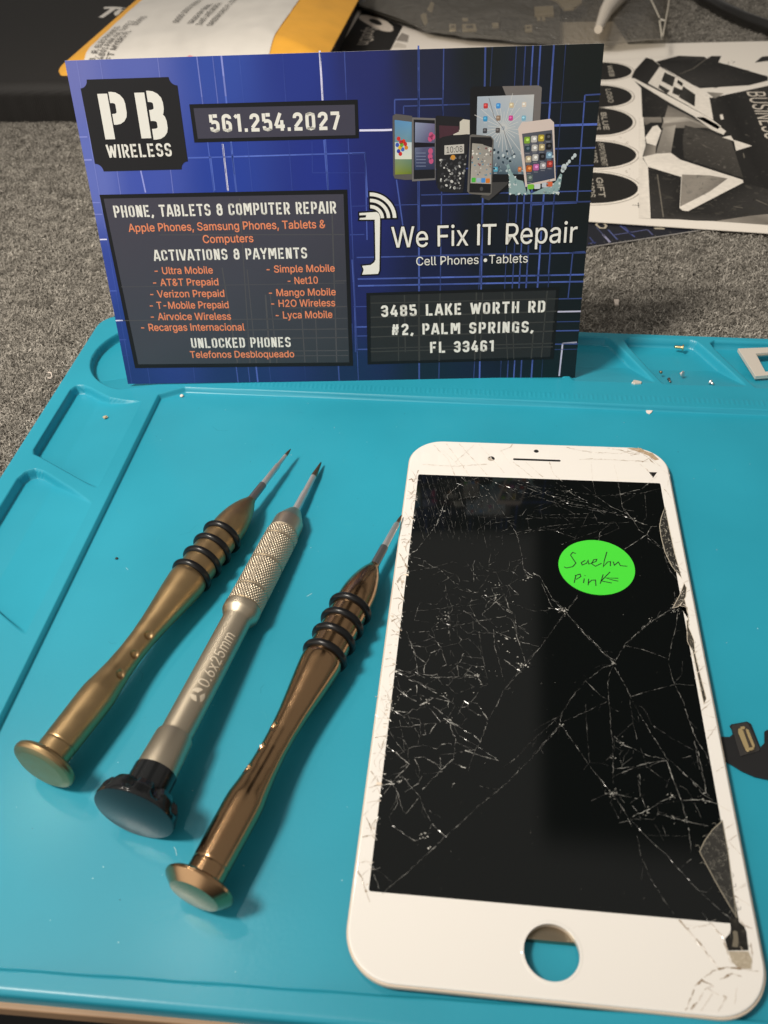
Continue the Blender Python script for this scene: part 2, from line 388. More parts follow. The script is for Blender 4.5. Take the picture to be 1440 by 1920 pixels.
def slab(outline, z0, z1, bev=0.0, holes=()):
    """a flat plate: outline ring from z0 up to z1, a small rounded upper edge, holes through it"""
    def inset(pts, d):
        n = len(pts); out = []
        for i in range(n):
            a, p, c = (Vector(pts[(i+q) % n][:2]) for q in (-1, 0, 1))
            d1 = (p - a).normalized(); d2 = (c - p).normalized(); nn = Vector((-d1.y, d1.x)) + Vector((-d2.y, d2.x))
            nn = nn.normalized() if nn.length > 1e-9 else Vector((-d1.y, d1.x)); kk = 1 / max(.4, nn.dot(Vector((-d1.y, d1.x))))
            q = p + nn * d * kk; out.append((q.x, q.y))
        return out
    area = sum(outline[i][0]*outline[(i+1) % len(outline)][1] - outline[(i+1) % len(outline)][0]*outline[i][1] for i in range(len(outline)))
    if area < 0: outline = outline[::-1]
    rings = [[(*p[:2], z0) for p in outline], [(*p[:2], z1 - bev) for p in outline]]
    if bev > 0:
        for a_ in (22.5, 45, 67.5, 90): rings.append([(*p, z1 - bev*(1 - math.sin(math.radians(a_)))) for p in inset(outline, bev*(1 - math.cos(math.radians(a_))))])
    V = []; F = []; n = len(outline)
    for rg in rings: V += rg
    for i in range(len(rings) - 1):
        for j in range(n): F.append((i*n + j, i*n + (j+1) % n, (i+1)*n + (j+1) % n, (i+1)*n + j))
    topb = (len(rings) - 1) * n
    hb = []
    for hole in holes:
        hh = hole if sum(hole[i][0]*hole[(i+1) % len(hole)][1] - hole[(i+1) % len(hole)][0]*hole[i][1] for i in range(len(hole))) < 0 else hole[::-1]
        b0 = len(V); V += [(*p[:2], z1) for p in hh]; b1 = len(V); V += [(*p[:2], z0) for p in hh]; kk = len(hh); hb.append((b0, b1, kk))
        for j in range(kk): F.append((b0 + j, b1 + j, b1 + (j+1) % kk, b0 + (j+1) % kk)[::-1])
    idx = [topb + j for j in range(n)] + [b0 + j for b0, b1, kk in hb for j in range(kk)]
    lp = [[Vector((V[topb + j][0], V[topb + j][1], 0)) for j in range(n)]] + [[Vector((V[b0 + j][0], V[b0 + j][1], 0)) for j in range(kk)] for b0, b1, kk in hb]
    for tri in tessellate_polygon(lp):
        q = [idx[i] for i in tri]; a, b_, c_ = (V[i] for i in q)
        if (b_[0]-a[0])*(c_[1]-a[1]) - (b_[1]-a[1])*(c_[0]-a[0]) < 0: q = q[::-1]
        F.append(tuple(q))
    idx = list(range(n)) + [b1 + j for b0, b1, kk in hb for j in range(kk)]
    for tri in tessellate_polygon(lp):
        q = [idx[i] for i in tri]; a, b_, c_ = (V[i] for i in q)
        if (b_[0]-a[0])*(c_[1]-a[1]) - (b_[1]-a[1])*(c_[0]-a[0]) > 0: q = q[::-1]
        F.append(tuple(q))
    return V, F
def rrect(cx, cy, hx, hy, rad, n=10):
    out = []
    for sx, sy, a0 in ((1, 1, 0), (-1, 1, 90), (-1, -1, 180), (1, -1, 270)):
        out += arc(cx + sx*(hx - rad), cy + sy*(hy - rad), rad, rad, a0, a0 + 90, n)
    return out
def circle(cx, cy, r_, n=48, ry=None):
    return [(cx + r_*math.cos(2*math.pi*i/n), cy + (ry or r_)*math.sin(2*math.pi*i/n)) for i in range(n)]
def flat(z): return lambda u, v, h: (u, v, z + h)

# ------------------------------------------------------------------ materials
M_print = mat('printed_ink', attr=True, rough=0.42, spec=0.35)
M_paper_ink = mat('ink_on_paper', attr=True, rough=0.7, spec=0.2, var=(0.35, 0.07, 4))
M_card = mat('card_stock', (0.7, 0.68, 0.64), 0.5)
M_mat = mat('silicone', (0.017, 0.30, 0.42), 0.45, spec=0.42, coat=0.17, coat_rough=0.2, rough_var=(0.02, 0.04), bump=('noise', 2.2, 0.005), var=(0.02, 0.075, 6))
M_brass = mat('satin_brown_gold', (0.45, 0.31, 0.16), 0.41, 1.0, rough_var=(0.3, 0.05))
M_bronze = mat('polished_brown_gold', (0.45, 0.28, 0.15), 0.21, 1.0, rough_var=(0.4, 0.03))
M_champ = mat('champagne_metal', (0.60, 0.52, 0.40), 0.42, 1.0, bump=('noise', 4.0, 0.004))
M_blackmetal = mat('black_anodised', (0.010, 0.011, 0.012), 0.16, 0.0, spec=0.6)
M_steel = mat('steel', (0.70, 0.70, 0.69), 0.36, .8)
M_darksteel = mat('dark_steel', (0.24, 0.24, 0.24), 0.32, .85)
M_tip = mat('brown_steel', (0.30, 0.22, 0.15), 0.4, 1.0)
M_rubber = mat('black_rubber', (0.006, 0.006, 0.0065), 0.3, spec=0.35)
M_etch = mat('laser_etching', (0.62, 0.54, 0.42), 0.7, 0.0)
M_glass = mat('white_glass', (0.83, 0.80, 0.755), 0.08, coat=0.6, coat_rough=0.03, spec=0.5)
M_lcd = mat('black_display_glass', (0.0035, 0.0045, 0.0045), 0.05, spec=0.5, bump=None)
M_frame = mat('tan_bezel', (0.60, 0.50, 0.40), 0.4)
M_back = mat('stamped_back_plate', (0.30, 0.25, 0.18), 0.35, 1.0)
M_crack = mat('fractured_glass', attr=True, rough=0.22, spec=0.9)
M_sticker = mat('green_paper', (0.06, 0.66, 0.04), 0.55, spec=0.3)
M_ink = mat('pen_ink', (0.012, 0.03, 0.014), 0.5)
M_flex = mat('black_flex_film', (0.012, 0.012, 0.013), 0.42)
M_gold = mat('gold_contacts', (0.80, 0.62, 0.32), 0.3, 0.7)
M_silver = mat('silver_tray_metal', (0.74, 0.68, 0.60), 0.42, 0.35)
M_black = mat('matt_black', (0.01, 0.01, 0.011), 0.5)

# ------------------------------------------------------------------ setting: floor, bench, carpet
ZC = -6.0
obj('floor', [(-3000, -3000, -760), (3000, -3000, -760), (3000, 3000, -760), (-3000, 3000, -760)], [(0, 1, 2, 3)],
    mat('dark_floor', (0.012, 0.013, 0.014), 0.7), kind='structure')
def box(x0, x1, y0, y1, z0, z1):
    v = [(x, y, z) for z in (z0, z1) for y in (y0, y1) for x in (x0, x1)]
    return v, [(0, 2, 3, 1), (4, 5, 7, 6), (0, 1, 5, 4), (2, 6, 7, 3), (0, 4, 6, 2), (1, 3, 7, 5)]
v, f_ = box(-900, 900, -70.0, 1200, ZC - 28, ZC - 1.2)
obj('bench_top', v, f_, mat('bench_board', (0.02, 0.018, 0.016), 0.7), kind='structure')
be = [(-100.08,-85.73),(-57.91,-84.92)]
sl = (be[1][1] - be[0][1]) / (be[1][0] - be[0][0])
v, f_ = slab([(-900, be[0][1] + sl*(-900 - be[0][0])), (900, be[0][1] + sl*(900 - be[0][0])), (900, be[0][1] + sl*(900 - be[0][0]) + 4), (-900, be[0][1] + sl*(-900 - be[0][0]) + 4)], ZC - 3.2, ZC + 0.2, 0.4)
obj('bench_edge', v, f_, mat('tan_wood_edge', (0.34, 0.21, 0.12), 0.55, var=(0.06, 0.12, 4)), kind='structure')

PAPER = [[(22.88,212.64),(72.2,228.75),(71.95,254.46),(20.51,243.34)], [(25.49,233.77),(97.09,223.87),(147.58,476.45),(44.87,473.3)]]
def inquad(q, P):
    s_ = np.ones(len(P), bool); ar = sum(q[i][0]*q[(i+1) % 4][1] - q[(i+1) % 4][0]*q[i][1] for i in range(4)); sg = 1 if ar > 0 else -1
    for i in range(4):
        (ax, ay), (bx, by) = q[i], q[(i+1) % 4]; s_ &= sg*((bx-ax)*(P[:, 1]-ay) - (by-ay)*(P[:, 0]-ax)) > 0
    return s_
def carpet():
    xs = np.concatenate([np.arange(-900, -420, 12.0), np.arange(-420, 261, 4.0), np.arange(270, 901, 12.0)]); ys = np.concatenate([np.arange(-80, 760, 4.0), np.arange(770, 1200, 12.0)])
    X, Y = np.meshgrid(xs, ys); Z = np.full_like(X, ZC)
    Z += rng.normal(0, 0.25, X.shape)
    nx = len(xs); idx = np.arange(X.size).reshape(X.shape)
    F = np.stack([idx[:-1, :-1], idx[:-1, 1:], idx[1:, 1:], idx[1:, :-1]], -1).reshape(-1, 4)
    V = np.stack([X, Y, Z], -1).reshape(-1, 3)
    C = np.array([0.17, 0.158, 0.138]) * rng.uniform(.45, 1.5, (len(V), 1))
    # the pile: curled fibres, thickest where one sees them close
    def zone(x0, x1, y0, y1, n):
        return np.stack([rng.uniform(x0, x1, n), rng.uniform(y0, y1, n)], 1)
    P = np.concatenate([zone(-330, -156, 30, 370, 210000), zone(-200, -100, 140, 230, 6000), zone(-10, 125, 138, 250, 34000), zone(60, 230, 395, 700, 34000), zone(-120, 80, 380, 640, 8000)])
    keep = ~((P[:, 0] > -160) & (P[:, 1] < 139))
    for quad in PAPER: keep &= ~inquad(quad, P)
    P = P[keep]; n = len(P)
    ang = rng.uniform(0, 2*np.pi, n); ln = rng.uniform(1.2, 3.4, n); ht = rng.uniform(0.3, 1.4, n); wd = rng.uniform(0.08, 0.2, n)
    turn = rng.normal(0, 1.1, n); z0 = ZC + rng.uniform(-0.2, 0.7, n)
    segs = 4; pts = []; a = ang.copy(); p = P.copy()
    tone = rng.beta(1.6, 2.6, n); clump = np.array([noise.noise(Vector((x*0.16, y*0.16, 3))) + .6*noise.noise(Vector((x*0.45, y*0.45, 9))) for x, y in P])
    tone = np.clip(tone + clump * 0.38, 0.0, 1.1)
    base = np.array([0.145, 0.134, 0.117]) + tone[:, None] * np.array([0.40, 0.375, 0.335])
    VV = np.zeros((n, (segs + 1) * 2, 3)); 
    for i in range(segs + 1):
        q = i / segs
        z = z0 + ht * np.sin(np.pi * np.clip(q, 0.05, 0.95))
        nx_, ny_ = -np.sin(a), np.cos(a)
        w = wd * (1 - 0.5 * q)
        VV[:, 2*i, 0] = p[:, 0] + nx_*w; VV[:, 2*i, 1] = p[:, 1] + ny_*w; VV[:, 2*i, 2] = z
        VV[:, 2*i+1, 0] = p[:, 0] - nx_*w; VV[:, 2*i+1, 1] = p[:, 1] - ny_*w; VV[:, 2*i+1, 2] = z + rng.normal(0, .12, n)
        p = p + np.stack([np.cos(a), np.sin(a)], 1) * (ln / segs)[:, None]; a = a + turn
    k_ = (segs + 1) * 2; o0 = len(V) + np.arange(n)[:, None] * k_
    FF = np.concatenate([np.stack([o0[:, 0] + 2*i, o0[:, 0] + 2*i + 1, o0[:, 0] + 2*i + 3, o0[:, 0] + 2*i + 2], -1) for i in range(segs)])
    V = np.concatenate([V, VV.reshape(-1, 3)]); C = np.concatenate([C, np.repeat(base, k_, 0)]); F = np.concatenate([F, FF])
    obj('carpet', V, F, mat('grey_brown_carpet', attr=True, rough=0.95, spec=0.1), kind='structure', cols=C)
carpet()

# ------------------------------------------------------------------ silicone repair mat
ZR, ZF = -1.4, -3.2
def sstep(x, a, b): q = np.clip((x - a) / (b - a), 0, 1); return q*q*(3 - 2*q)
def sdpoly(P, X, Y):
    d = np.full(X.shape, 1e9); sgn = np.ones(X.shape); n = len(P)
    for i in range(n):
        (ax, ay), (bx, by) = P[i], P[i-1]
        ex, ey = bx-ax, by-ay; wx, wy = X-ax, Y-ay
        q = np.clip((wx*ex + wy*ey) / (ex*ex + ey*ey), 0, 1)
        d = np.minimum(d, (wx - ex*q)**2 + (wy - ey*q)**2)
        c1 = Y >= ay; c2 = Y < by; c3 = ex*wy > ey*wx
        sgn = np.where((c1 & c2 & c3) | (~c1 & ~c2 & ~c3), -sgn, sgn)
    return sgn * np.sqrt(d)
def repair_mat():
    xs = np.concatenate([[-161.5, -161.2, -161.1, -160.95], np.arange(-160.8, 84, 0.32), np.arange(84.5, 186, 1.6), [186, 186.3]])
    ts = np.concatenate([[-0.3, 0, .1, .25], np.arange(.4, 229.7, 0.32), [229.75, 229.9, 230, 230.3]])
    X, T = np.meshgrid(xs, ts)
    ytop = 142.3 - 0.033*(X - 17); yb = -84.6 + 0.014*(X + 98); Y = yb + T/230*(ytop - yb); ywt = 100.3 - 0.02*(X + 20); ywb = -80.3 + 0.03*(X + 100)
    # outer outline with rounded corners
    def rbox(dx0, dx1, dy0, dy1, r_):
        hx = np.minimum(dx0, dx1); hy = np.minimum(dy0, dy1)
        return np.where((hx < r_) & (hy < r_), r_ - np.hypot(r_ - hx, r_ - hy), np.minimum(hx, hy))
    out = rbox(X + 161.2, 186 - X, ytop - Y, Y - yb, 9.0)
    Z = np.full(X.shape, ZR)
    cham = ((-123.7 - X)*(-0.5) + (97.6 - Y)*(0.866)) 
    work = np.minimum(rbox(X + 124.2, 150 - X, ywt - Y, Y - ywb, 1.5), cham + 0.4)
    Z -= 1.8 * sstep(work, -0.2, 0.35)
    def pocket(sd, ramp, depth):
        return depth * sstep(-sd, -0.15, 0.4) * np.clip(ramp, 0, 1)
    cut = np.zeros(X.shape)
    # round corner tray
    e = np.hypot((X + 132.5)/22.7, (Y - 121.5)/22.2); cut = np.maximum(cut, pocket((e - 1)*22, (Y - 98.8)/12 + (-142 - X)/40, 3.3))
    c1 = [(-155.6, 99.5), (-154.6, 101.6), (-152, 101.9), (-149, 100.4), (-146.4, 98.7), (-140.6, 95.4), (-134.6, 94.1), (-128.6, 93.9), (-128.6, 50.8), (-131.8, 52.4), (-140, 57.3), (-151.6, 64.0), (-154.6, 65.4), (-155.6, 67.5)]
    cut = np.maximum(cut, pocket(sdpoly(c1, X, Y), (-128.8 - X)/17, 3.3))
    c2 = [(-155.0, 54), (-153.8, 57.0), (-151.4, 58.3), (-148.4, 57.4), (-137.4, 50.6), (-128.0, 44.2), (-128, -4), (-153, 13), (-155, 16)]
    cut = np.maximum(cut, pocket(sdpoly(c2, X, Y), (-128.2 - X)/17, 3.3))
    c3 = [(x, y - 64.5) for x, y in c2]
    cut = np.maximum(cut, pocket(sdpoly(c3, X, Y), (-128.2 - X)/17, 3.3))
    for i in range(-4, 4):
        dx = 28.7 * i
        B = [(x + dx, y - 0.026*dx) for x, y in ((31.4, 136.9), (33.0, 138.4), (53.6, 137.7), (55.6, 136.6), (57.2, 133.5), (67.3, 111.7), (66.6, 110.4), (41.5, 110.8), (32.4, 133.0))]
        if i == -4: continue
        cut = np.maximum(cut, pocket(sdpoly(B, X, Y), (Y - 110.8 + 0.026*dx)/13, 3.3))
    Z -= cut
    # faint embossed ruler ticks on the strip in front of the trays
    tick = (np.abs(((X + 161) % 1.5) - 0.75) < 0.22) & (Y < 105.2 - 0.02*(X+20)) & (Y > 102.4 - 0.02*(X+20)) & (X > -100)
    Z += 0.09 * tick
    Z -= 1.3 * (1 - np.sqrt(np.clip(1 - (1 - np.clip(out/1.3, 0, 1))**2, 0, 1)))
    Z = np.where(out < -0.05, ZC - 1.5, Z)
    off = out < -0.05                                # the outer wall drops straight down at the outline
    Y = np.where(off & (Y < yb + 1), np.maximum(Y, yb), Y); Y = np.where(off & (Y > ytop - 1), np.minimum(Y, ytop), Y); X = np.where(off & (X < -160), np.maximum(X, -161.2), X)
    Z += rng.normal(0, 0.004, Z.shape)
    nx = len(xs); idx = np.arange(X.size).reshape(X.shape)
    F = np.stack([idx[:-1, :-1], idx[:-1, 1:], idx[1:, 1:], idx[1:, :-1]], -1)
    keep = (out[:-1, :-1] > -0.6) & (out[1:, 1:] > -0.6) & (out[:-1, 1:] > -0.6) & (out[1:, :-1] > -0.6)
    V = np.stack([X, Y, Z], -1).reshape(-1, 3)
    F = F[keep]; used = np.unique(F); rem = np.full(len(V), -1); rem[used] = np.arange(len(used))
    obj('repair_mat', V[used], rem[F], M_mat, smooth=True, loc=(0, 30, ZC), label='teal silicone repair mat with recessed screw trays along its edges', cat='mat')
repair_mat()

# ------------------------------------------------------------------ postcard
CBL, CU, CV = Vector((-136.30449, 102.62338, -0.9)), Vector((0.99699, 0.07725, -0.00666)), Vector((-0.0101, 0.2146, 0.97665))
CW, CH = 150.16, 97.7
CN = CU.cross(CV)
def cardmap(u, v, h): return tuple(CBL + CU*u + CV*v + CN*h)
card_root = thing('postcard', 'blue and black repair shop postcard standing upright on the mat', 'postcard', tuple(CBL + CU*(CW/2)))
def rect(x0, x1, y0, y1): return [(x0, y0), (x1, y0), (x1, y1), (x0, y1)]
def paper_white(g=1.0): return tuple(g*c for c in (0.78, 0.76, 0.72))
KINK = 0.86; GK = np.array([0.9, 1.3, 1.08])
def ink(r_, g_, b_): return tuple(KINK * c for c in lin((r_, g_, b_)))
# body
v = [cardmap(x, y, h) for h in (-0.42, -0.02) for x, y in rect(0, CW, 0, CH)]
obj('card_sheet', v, [(0, 3, 2, 1), (4, 5, 6, 7), (0, 1, 5, 4), (1, 2, 6, 5), (2, 3, 7, 6), (3, 0, 4, 7)], M_card, card_root)
# printed ground: blue running to black, some glare painted into the purple left
stops = [([(0.91,97.11)][0], (112,100,176)), ([(19.55,97.39)][0], (92,88,172)), ([(42.21,97.28)][0], (52,66,158)), ([(66.16,97.12)][0], (38,46,132)), ([(83.99,97.14)][0], (36,36,100)),
         ([(100.23,96.94)][0], (33,30,56)), ([(116.37,96.74)][0], (26,25,30)), ([(146.92,96.64)][0], (24,23,25)),
         ([(1.04,66.9)][0], (102,98,184)), ([(16.91,65.0)][0], (66,72,168)), ([(41.14,65.18)][0], (38,54,150)), ([(69.92,65.24)][0], (34,42,132)), ([(85.69,63.36)][0], (34,34,106)), ([(101.46,53.79)][0], (25,24,58)), ([(117.49,53.43)][0], (20,20,28)), ([(149.08,55.79)][0], (20,20,24)),
         ([(0.72,36.38)][0], (52,62,152)), ([(4.14,22.33)][0], (34,54,132)), ([(79.62,27.97)][0], (30,32,92)), ([(101.33,30.98)][0], (22,24,60)), ([(126.43,30.49)][0], (17,20,28)), ([(148.33,26.65)][0], (15,19,26)),
         ([(2.18,1.9)][0], (30,48,112)), ([(38.48,1.34)][0], (26,44,96)), ([(76.24,1.14)][0], (22,38,78)), ([(101.17,1.14)][0], (18,32,52)), ([(146.9,1.56)][0], (15,26,34))]
pts = np.array([s_[0] for s_ in stops]); cl = np.array([lin(s_[1]) for s_ in stops])
g = Print(); nx, ny = 60, 40
vv_ = []; cc_ = []
for j in range(ny + 1):
    for i in range(nx + 1):
        x, y = CW*i/nx, CH*j/ny
        w = 1 / (((pts[:, 0]-x)/1.0)**2 + ((pts[:, 1]-y)/1.6)**2 + 6)**1.6
        cc_.append((w[:, None]*cl).sum(0) / w.sum() * GK); vv_.append(cardmap(x, y, 0.0))
ff_ = [(j*(nx+1)+i, j*(nx+1)+i+1, (j+1)*(nx+1)+i+1, (j+1)*(nx+1)+i) for j in range(ny) for i in range(nx)]
obj('printed_ground_with_glare', vv_, ff_, M_print, card_root, cols=np.array(cc_))
def ground_at(x, y):
    w = 1 / (((pts[:, 0]-x)/1.0)**2 + ((pts[:, 1]-y)/1.6)**2 + 6)**1.6
    return (w[:, None]*cl).sum(0) / w.sum() * GK
# glowing circuit lines, printed
pl = Print()
def gl(pts_, w, b, seed=0):
    """a printed line; b = how bright; colour follows the ground it crosses"""
    out = []
    for (x0, y0), (x1, y1) in zip(pts_, pts_[1:]):
        n = max(1, int(math.hypot(x1-x0, y1-y0) / 5))
        out += [(x0 + (x1-x0)*i/n, y0 + (y1-y0)*i/n) for i in range(n)]
    out.append(pts_[-1])
    for p, q in zip(out, out[1:]):
        mx_, my_ = (p[0]+q[0])/2, (p[1]+q[1])/2; gcol = ground_at(mx_, my_)
        fl = 0.62 + 0.55*noise.noise(Vector((mx_*.09 + seed, my_*.09, seed*1.7)))
        tint = np.array(lin((100, 126, 222))) * .9 if gcol.sum() < 0.45 else np.array(lin((175, 180, 250)))
        if b > 1.2: tint = np.array(lin((225, 222, 250)))
        c = gcol + (tint - gcol) * min(1, max(.04, b*fl))
        pl.ribbon([p, q], w, tuple(c), 0.03)
def vl(top, bot, w, b, y0=None, y1=None, seed=0):
    (xa, ya), = [top]; (xb, yb_) = bot
    gl([(xa, y0 if y0 is not None else CH), (xb, y1 if y1 is not None else 0)], w, b, seed)
V_ = [([(99.5,97.35)][0], [(98.67,0.03)][0], .55, .75), ([(106.4,97.16)][0], [(105.24,-0.07)][0], .35, .45), ([(117.83,96.83)][0], [(118.71,-0.27)][0], .5, .85), ([(119.73,96.77)][0], [(116.76,-0.24)][0], .28, .3),
      ([(126.31,96.59)][0], [(125.6,-0.38)][0], .25, .3), ([(128.79,96.51)][0], [(127.89,-0.41)][0], .35, .5), ([(130.83,96.46)][0], [(130.01,-0.45)][0], .42, .65), ([(132.87,96.4)][0], [(132.3,-0.48)][0], .45, .7),
      ([(136.52,96.29)][0], [(135.82,-0.54)][0], .5, .8), ([(139.72,96.2)][0], [(139.16,-0.59)][0], .25, .25),
      ([(37.59,97.14)][0], [(37.71,0.97)][0], .35, .6), ([(42.02,97.02)][0], [(41.69,0.91)][0], .28, .4), ([(44.51,96.95)][0], [(44.4,0.87)][0], .5, 1.1), ([(49.51,96.8)][0], [(48.81,0.8)][0], .25, .22),
      ([(61.69,97.25)][0], [(60.6,0.62)][0], .25, .2), ([(72.22,97.48)][0], [(71.9,0.45)][0], .45, .55), ([(78.96,97.29)][0], [(78.34,0.35)][0], .3, .35), ([(10.03,97.66)][0], [(7.58,1.43)][0], .25, .3),
      ([(26.49,97.19)][0], [(23.04,1.2)][0], .25, .35), ([(3.36,97.85)][0], [(1.38,1.53)][0], .25, .3)]
for i, (a, b_, w, br) in enumerate(V_): gl([(a[0], CH), (b_[0], 0)], w, br, i)
gl([(99.45,98.6),(98.89,45.03)], .5, .7, 3)
gl([(72.11,98.14),(72.09,85.63)], .55, 2.4, 2)
gl([(82.21,77.44),(89.3,77.33)] + [(91.61,77.36)], .55, 2.0, 4)
gl([(31.18,71.25),(37.94,71.23),(37.89,61.83)], .45, 1.2, 5); gl([(37.94,71.23),(83.49,71.35),(83.77,58.84)], .4, .9, 6); gl([(41.97,74.8),(41.92,61.74)], .5, 1.5, 7); gl([(44.37,75.1),(44.34,61.68)], .4, .9, 8); gl([(16.47,68.04),(16.83,61.79)], .45, 1.2, 9); gl([(71.77,75.13),(72.04,61.25)], .45, .9, 10)
gl([(68.24,74.85),(67.76,66.19),(83.42,65.81)], .2, .25, 5)
def hl(y, w, b, x0=0.0, x1=None, seed=0): gl([(x0, y), (CW if x1 is None else x1, y)], w, b, seed)
for i, (p, w, b_) in enumerate([([(-0.2,77.76)][0], .35, .6), ([(0.05,71.43)][0], .45, .9), ([(0.27,59.23)][0], .3, .4), ([(0.38,55.77)][0], .35, .5), ([(0.86,48.21)][0], .4, 1.6), ([(0.73,32.0)][0], .35, .9), ([(0.58,22.22)][0], .4, 1.7), ([(0.4,15.68)][0], .35, .6), ([(0.43,10.11)][0], .3, .35)]):
    gl([(0, p[1]), ([(-1.66,15.16)][0][0] + 4, p[1])], w, b_, i)
for i, (p, w, b_) in enumerate([([(150.08,83.26)][0], .35, .45), ([(149.9,77.31)][0], .6, .9), ([(149.57,71.06)][0], .45, .65), ([(149.08,66.28)][0], .35, .5), ([(148.79,59.14)][0], .35, .45), ([(148.74,56.1)][0], .45, .6)]):
    hl(p[1], w, b_, x0=[(99.85,53.83)][0][0] if i > 2 else [(132.02,78.19)][0][0], seed=i + 20)
for i, (p, w, b_) in enumerate([([(147.96,41.0)][0], .4, .6), ([(148.03,34.26)][0], .5, .9), ([(147.88,32.09)][0], .5, 1.0), ([(146.66,26.69)][0], .35, .6), ([(146.65,22.54)][0], .5, 1.3), ([(146.4,19.22)][0], .3, .4), ([(146.13,16.21)][0], .4, .8), ([(145.78,11.72)][0], .4, .5), ([(145.58,9.91)][0], .25, .3)]):
    hl(p[1], w, b_, x0=[(79.68,36.48)][0][0] if i < 3 else [(142.81,19.81)][0][0], seed=i + 40)
for i, (p, w, b_) in enumerate([([(79.56,47.95)][0], .3, .5), ([(78.81,25.38)][0], .3, .6), ([(79.19,18.65)][0], .45, 1.1), ([(79.05,15.59)][0], .3, .5), ([(79.36,11.02)][0], .45, .9)]):
    gl([([(77.92,20.99)][0][0], p[1]), ([(82.39,20.91)][0][0], p[1])], w, b_, i + 60)
gl([(92.48,81.47),(92.57,85.26),(106.15,85.12),(106.27,80.64)], .4, .6, 30); gl([(95.02,81.41),(95.06,83.49),(113.8,83.5)], .35, .5, 31); gl([(79.73,71.17),(83.59,71.22),(83.14,46.27)], .35, .5, 32)
gl([(132.65,50.48),(132.79,55.55),(146.19,55.86),(146.02,84.96),(150.3,85.07)], .4, .8, 33); gl([(92.57,63.69),(94.67,46.55)], .4, .6, 34); gl([(78.99,56.38),(99.07,56.43)], .25, .5, 35)
gl([(105.78,41.18),(132.51,41.16),(132.75,46.79)], .35, .7, 36); gl([(144.93,0.65),(145.25,11.91),(149.79,12.26)], .5, 1.3, 37); gl([(78.2,40.39),(78.34,26.26),(77.86,10.13)], .35, .6, 38); gl([(145.82,26.7),(146.16,41.15),(149.82,41.34)], .4, .7, 39); gl([(77.17,19.82),(76.47,5.81)], .3, .5, 41)
gl([(139.18,34.72),(139.36,59.56)], .35, .6, 42)
pl.build('circuit_lines', M_print, cardmap, card_root)
WHITE = (0.80, 0.775, 0.72); ORANGE = (0.80, 0.255, 0.125)
def mid(p, q): return ((p[0]+q[0])/2, (p[1]+q[1])/2)
# logo plaque
pr = Print()
q = [(3.43,92.85),(31.17,92.71),(30.86,68.05),(2.68,68.16)]
x0, x1 = (q[0][0]+q[3][0])/2, (q[1][0]+q[2][0])/2; yt, yb_ = (q[0][1]+q[1][1])/2, (q[2][1]+q[3][1])/2
rn = 2.2
pr.poly(arc(x0, yb_, rn, rn, 90, 0) + arc(x1, yb_, rn, rn, 180, 90) + arc(x1, yt, rn, rn, 270, 180) + arc(x0, yt, rn, rn, 360, 270), ink(30, 29, 32), 0.06)
logo = pr.build('logo_panel', M_print, cardmap, card_root)
pr = Print(); SWB = .21
p = [(8.0,76.93),(13.95,76.96),(8.21,89.03),(18.4,76.9),(25.36,77.01),(18.69,89.08)]
hcap = (p[2][1]-p[0][1])
stencil(pr, 'P', p[0][0]-.2, p[1][0]+1.0, p[0][1], p[0][1], hcap, WHITE, 0.09, sw=.24); stencil(pr, 'B', p[3][0], p[4][0]+1.0, p[0][1], p[0][1], hcap, WHITE, 0.09, sw=.24)
p = [(7.43,71.8),(26.63,71.74),(7.07,75.49)]
stencil(pr, 'WIRELESS', p[0][0], p[1][0], p[0][1], p[0][1], p[2][1]-p[0][1], WHITE, 0.09, gap=.12)
pr.build('lettering', M_print, cardmap, logo)
def panel(name, o4, i4, cin, border=(20, 21, 24), ghost=()):
    pr = Print()
    pr.poly(o4, ink(*border), 0.05); pr.poly(i4, cin, 0.07)
    for a, b_, w, c in ghost: pr.ribbon([a, b_], w, c, 0.08)
    return pr.build(name, M_print, cardmap, card_root)
pan = panel('phone_number_panel', [(33.68,85.61),(82.07,85.54),(81.97,75.33),(33.7,75.4)], [(34.78,84.56),(81.15,84.28),(81.01,76.23),(34.86,76.42)], ink(70, 68, 84))
pr = Print(); p = [(38.89,78.06),(75.99,77.85),(38.71,82.76)]
stencil(pr, '561.254.2027', p[0][0], p[1][0]+.8, p[0][1], p[1][1], p[2][1]-p[0][1], WHITE, 0.1, gap=.14, sw=.2)
pr.build('lettering', M_print, cardmap, pan)
gh = []
gtop, gbot = ink(86, 84, 88), ink(72, 76, 76)
for xt, xb, w in ((640, 705, .3), (770, 800, .4), (820, 850, .25), (955, 985, .3), (1060, 1085, .3), (1130, 1150, .3), (1220, 1245, .4), (870, 905, .25)):
    pass
for a, b_, w in [(35.18,30.17),(37.0,6.79)] and [([(37.2,38.74),(38.32,6.97)], 0, .4), ([(45.13,59.48),(42.52,6.9)], 0, .3), ([(45.05,37.97),(44.58,6.87)], 0, .3), ([(50.02,29.88),(49.28,6.79)], 0, .5), ([(51.56,29.85),(51.53,6.76)], 0, .3), ([(61.21,30.91),(60.87,6.81)], 0, .35), ([(65.73,29.58),(65.04,6.74)], 0, .3), ([(72.93,56.6),(71.44,6.64)], 0, .4),
                 ([(19.01,49.23),(76.26,48.09)], 0, .25), ([(3.9,33.27),(75.44,33.09)], 0, .2), ([(71.82,33.78),(76.09,33.82)], 0, .3), ([(2.44,22.19),(75.75,21.63)], 0, .25), ([(37.45,18.31),(75.56,18.09)], 0, .3), ([(37.08,15.36),(75.6,15.15)], 0, .3), ([(42.96,10.94),(75.49,10.73)], 0, .3), ([(42.78,9.27),(75.4,9.0)], 0, .25), ([(57.03,25.35),(75.83,25.5)], 0, .3)]:
    gh.append((a[0], a[1], w, ink(84, 84, 88) if b_ == 0 else gbot))
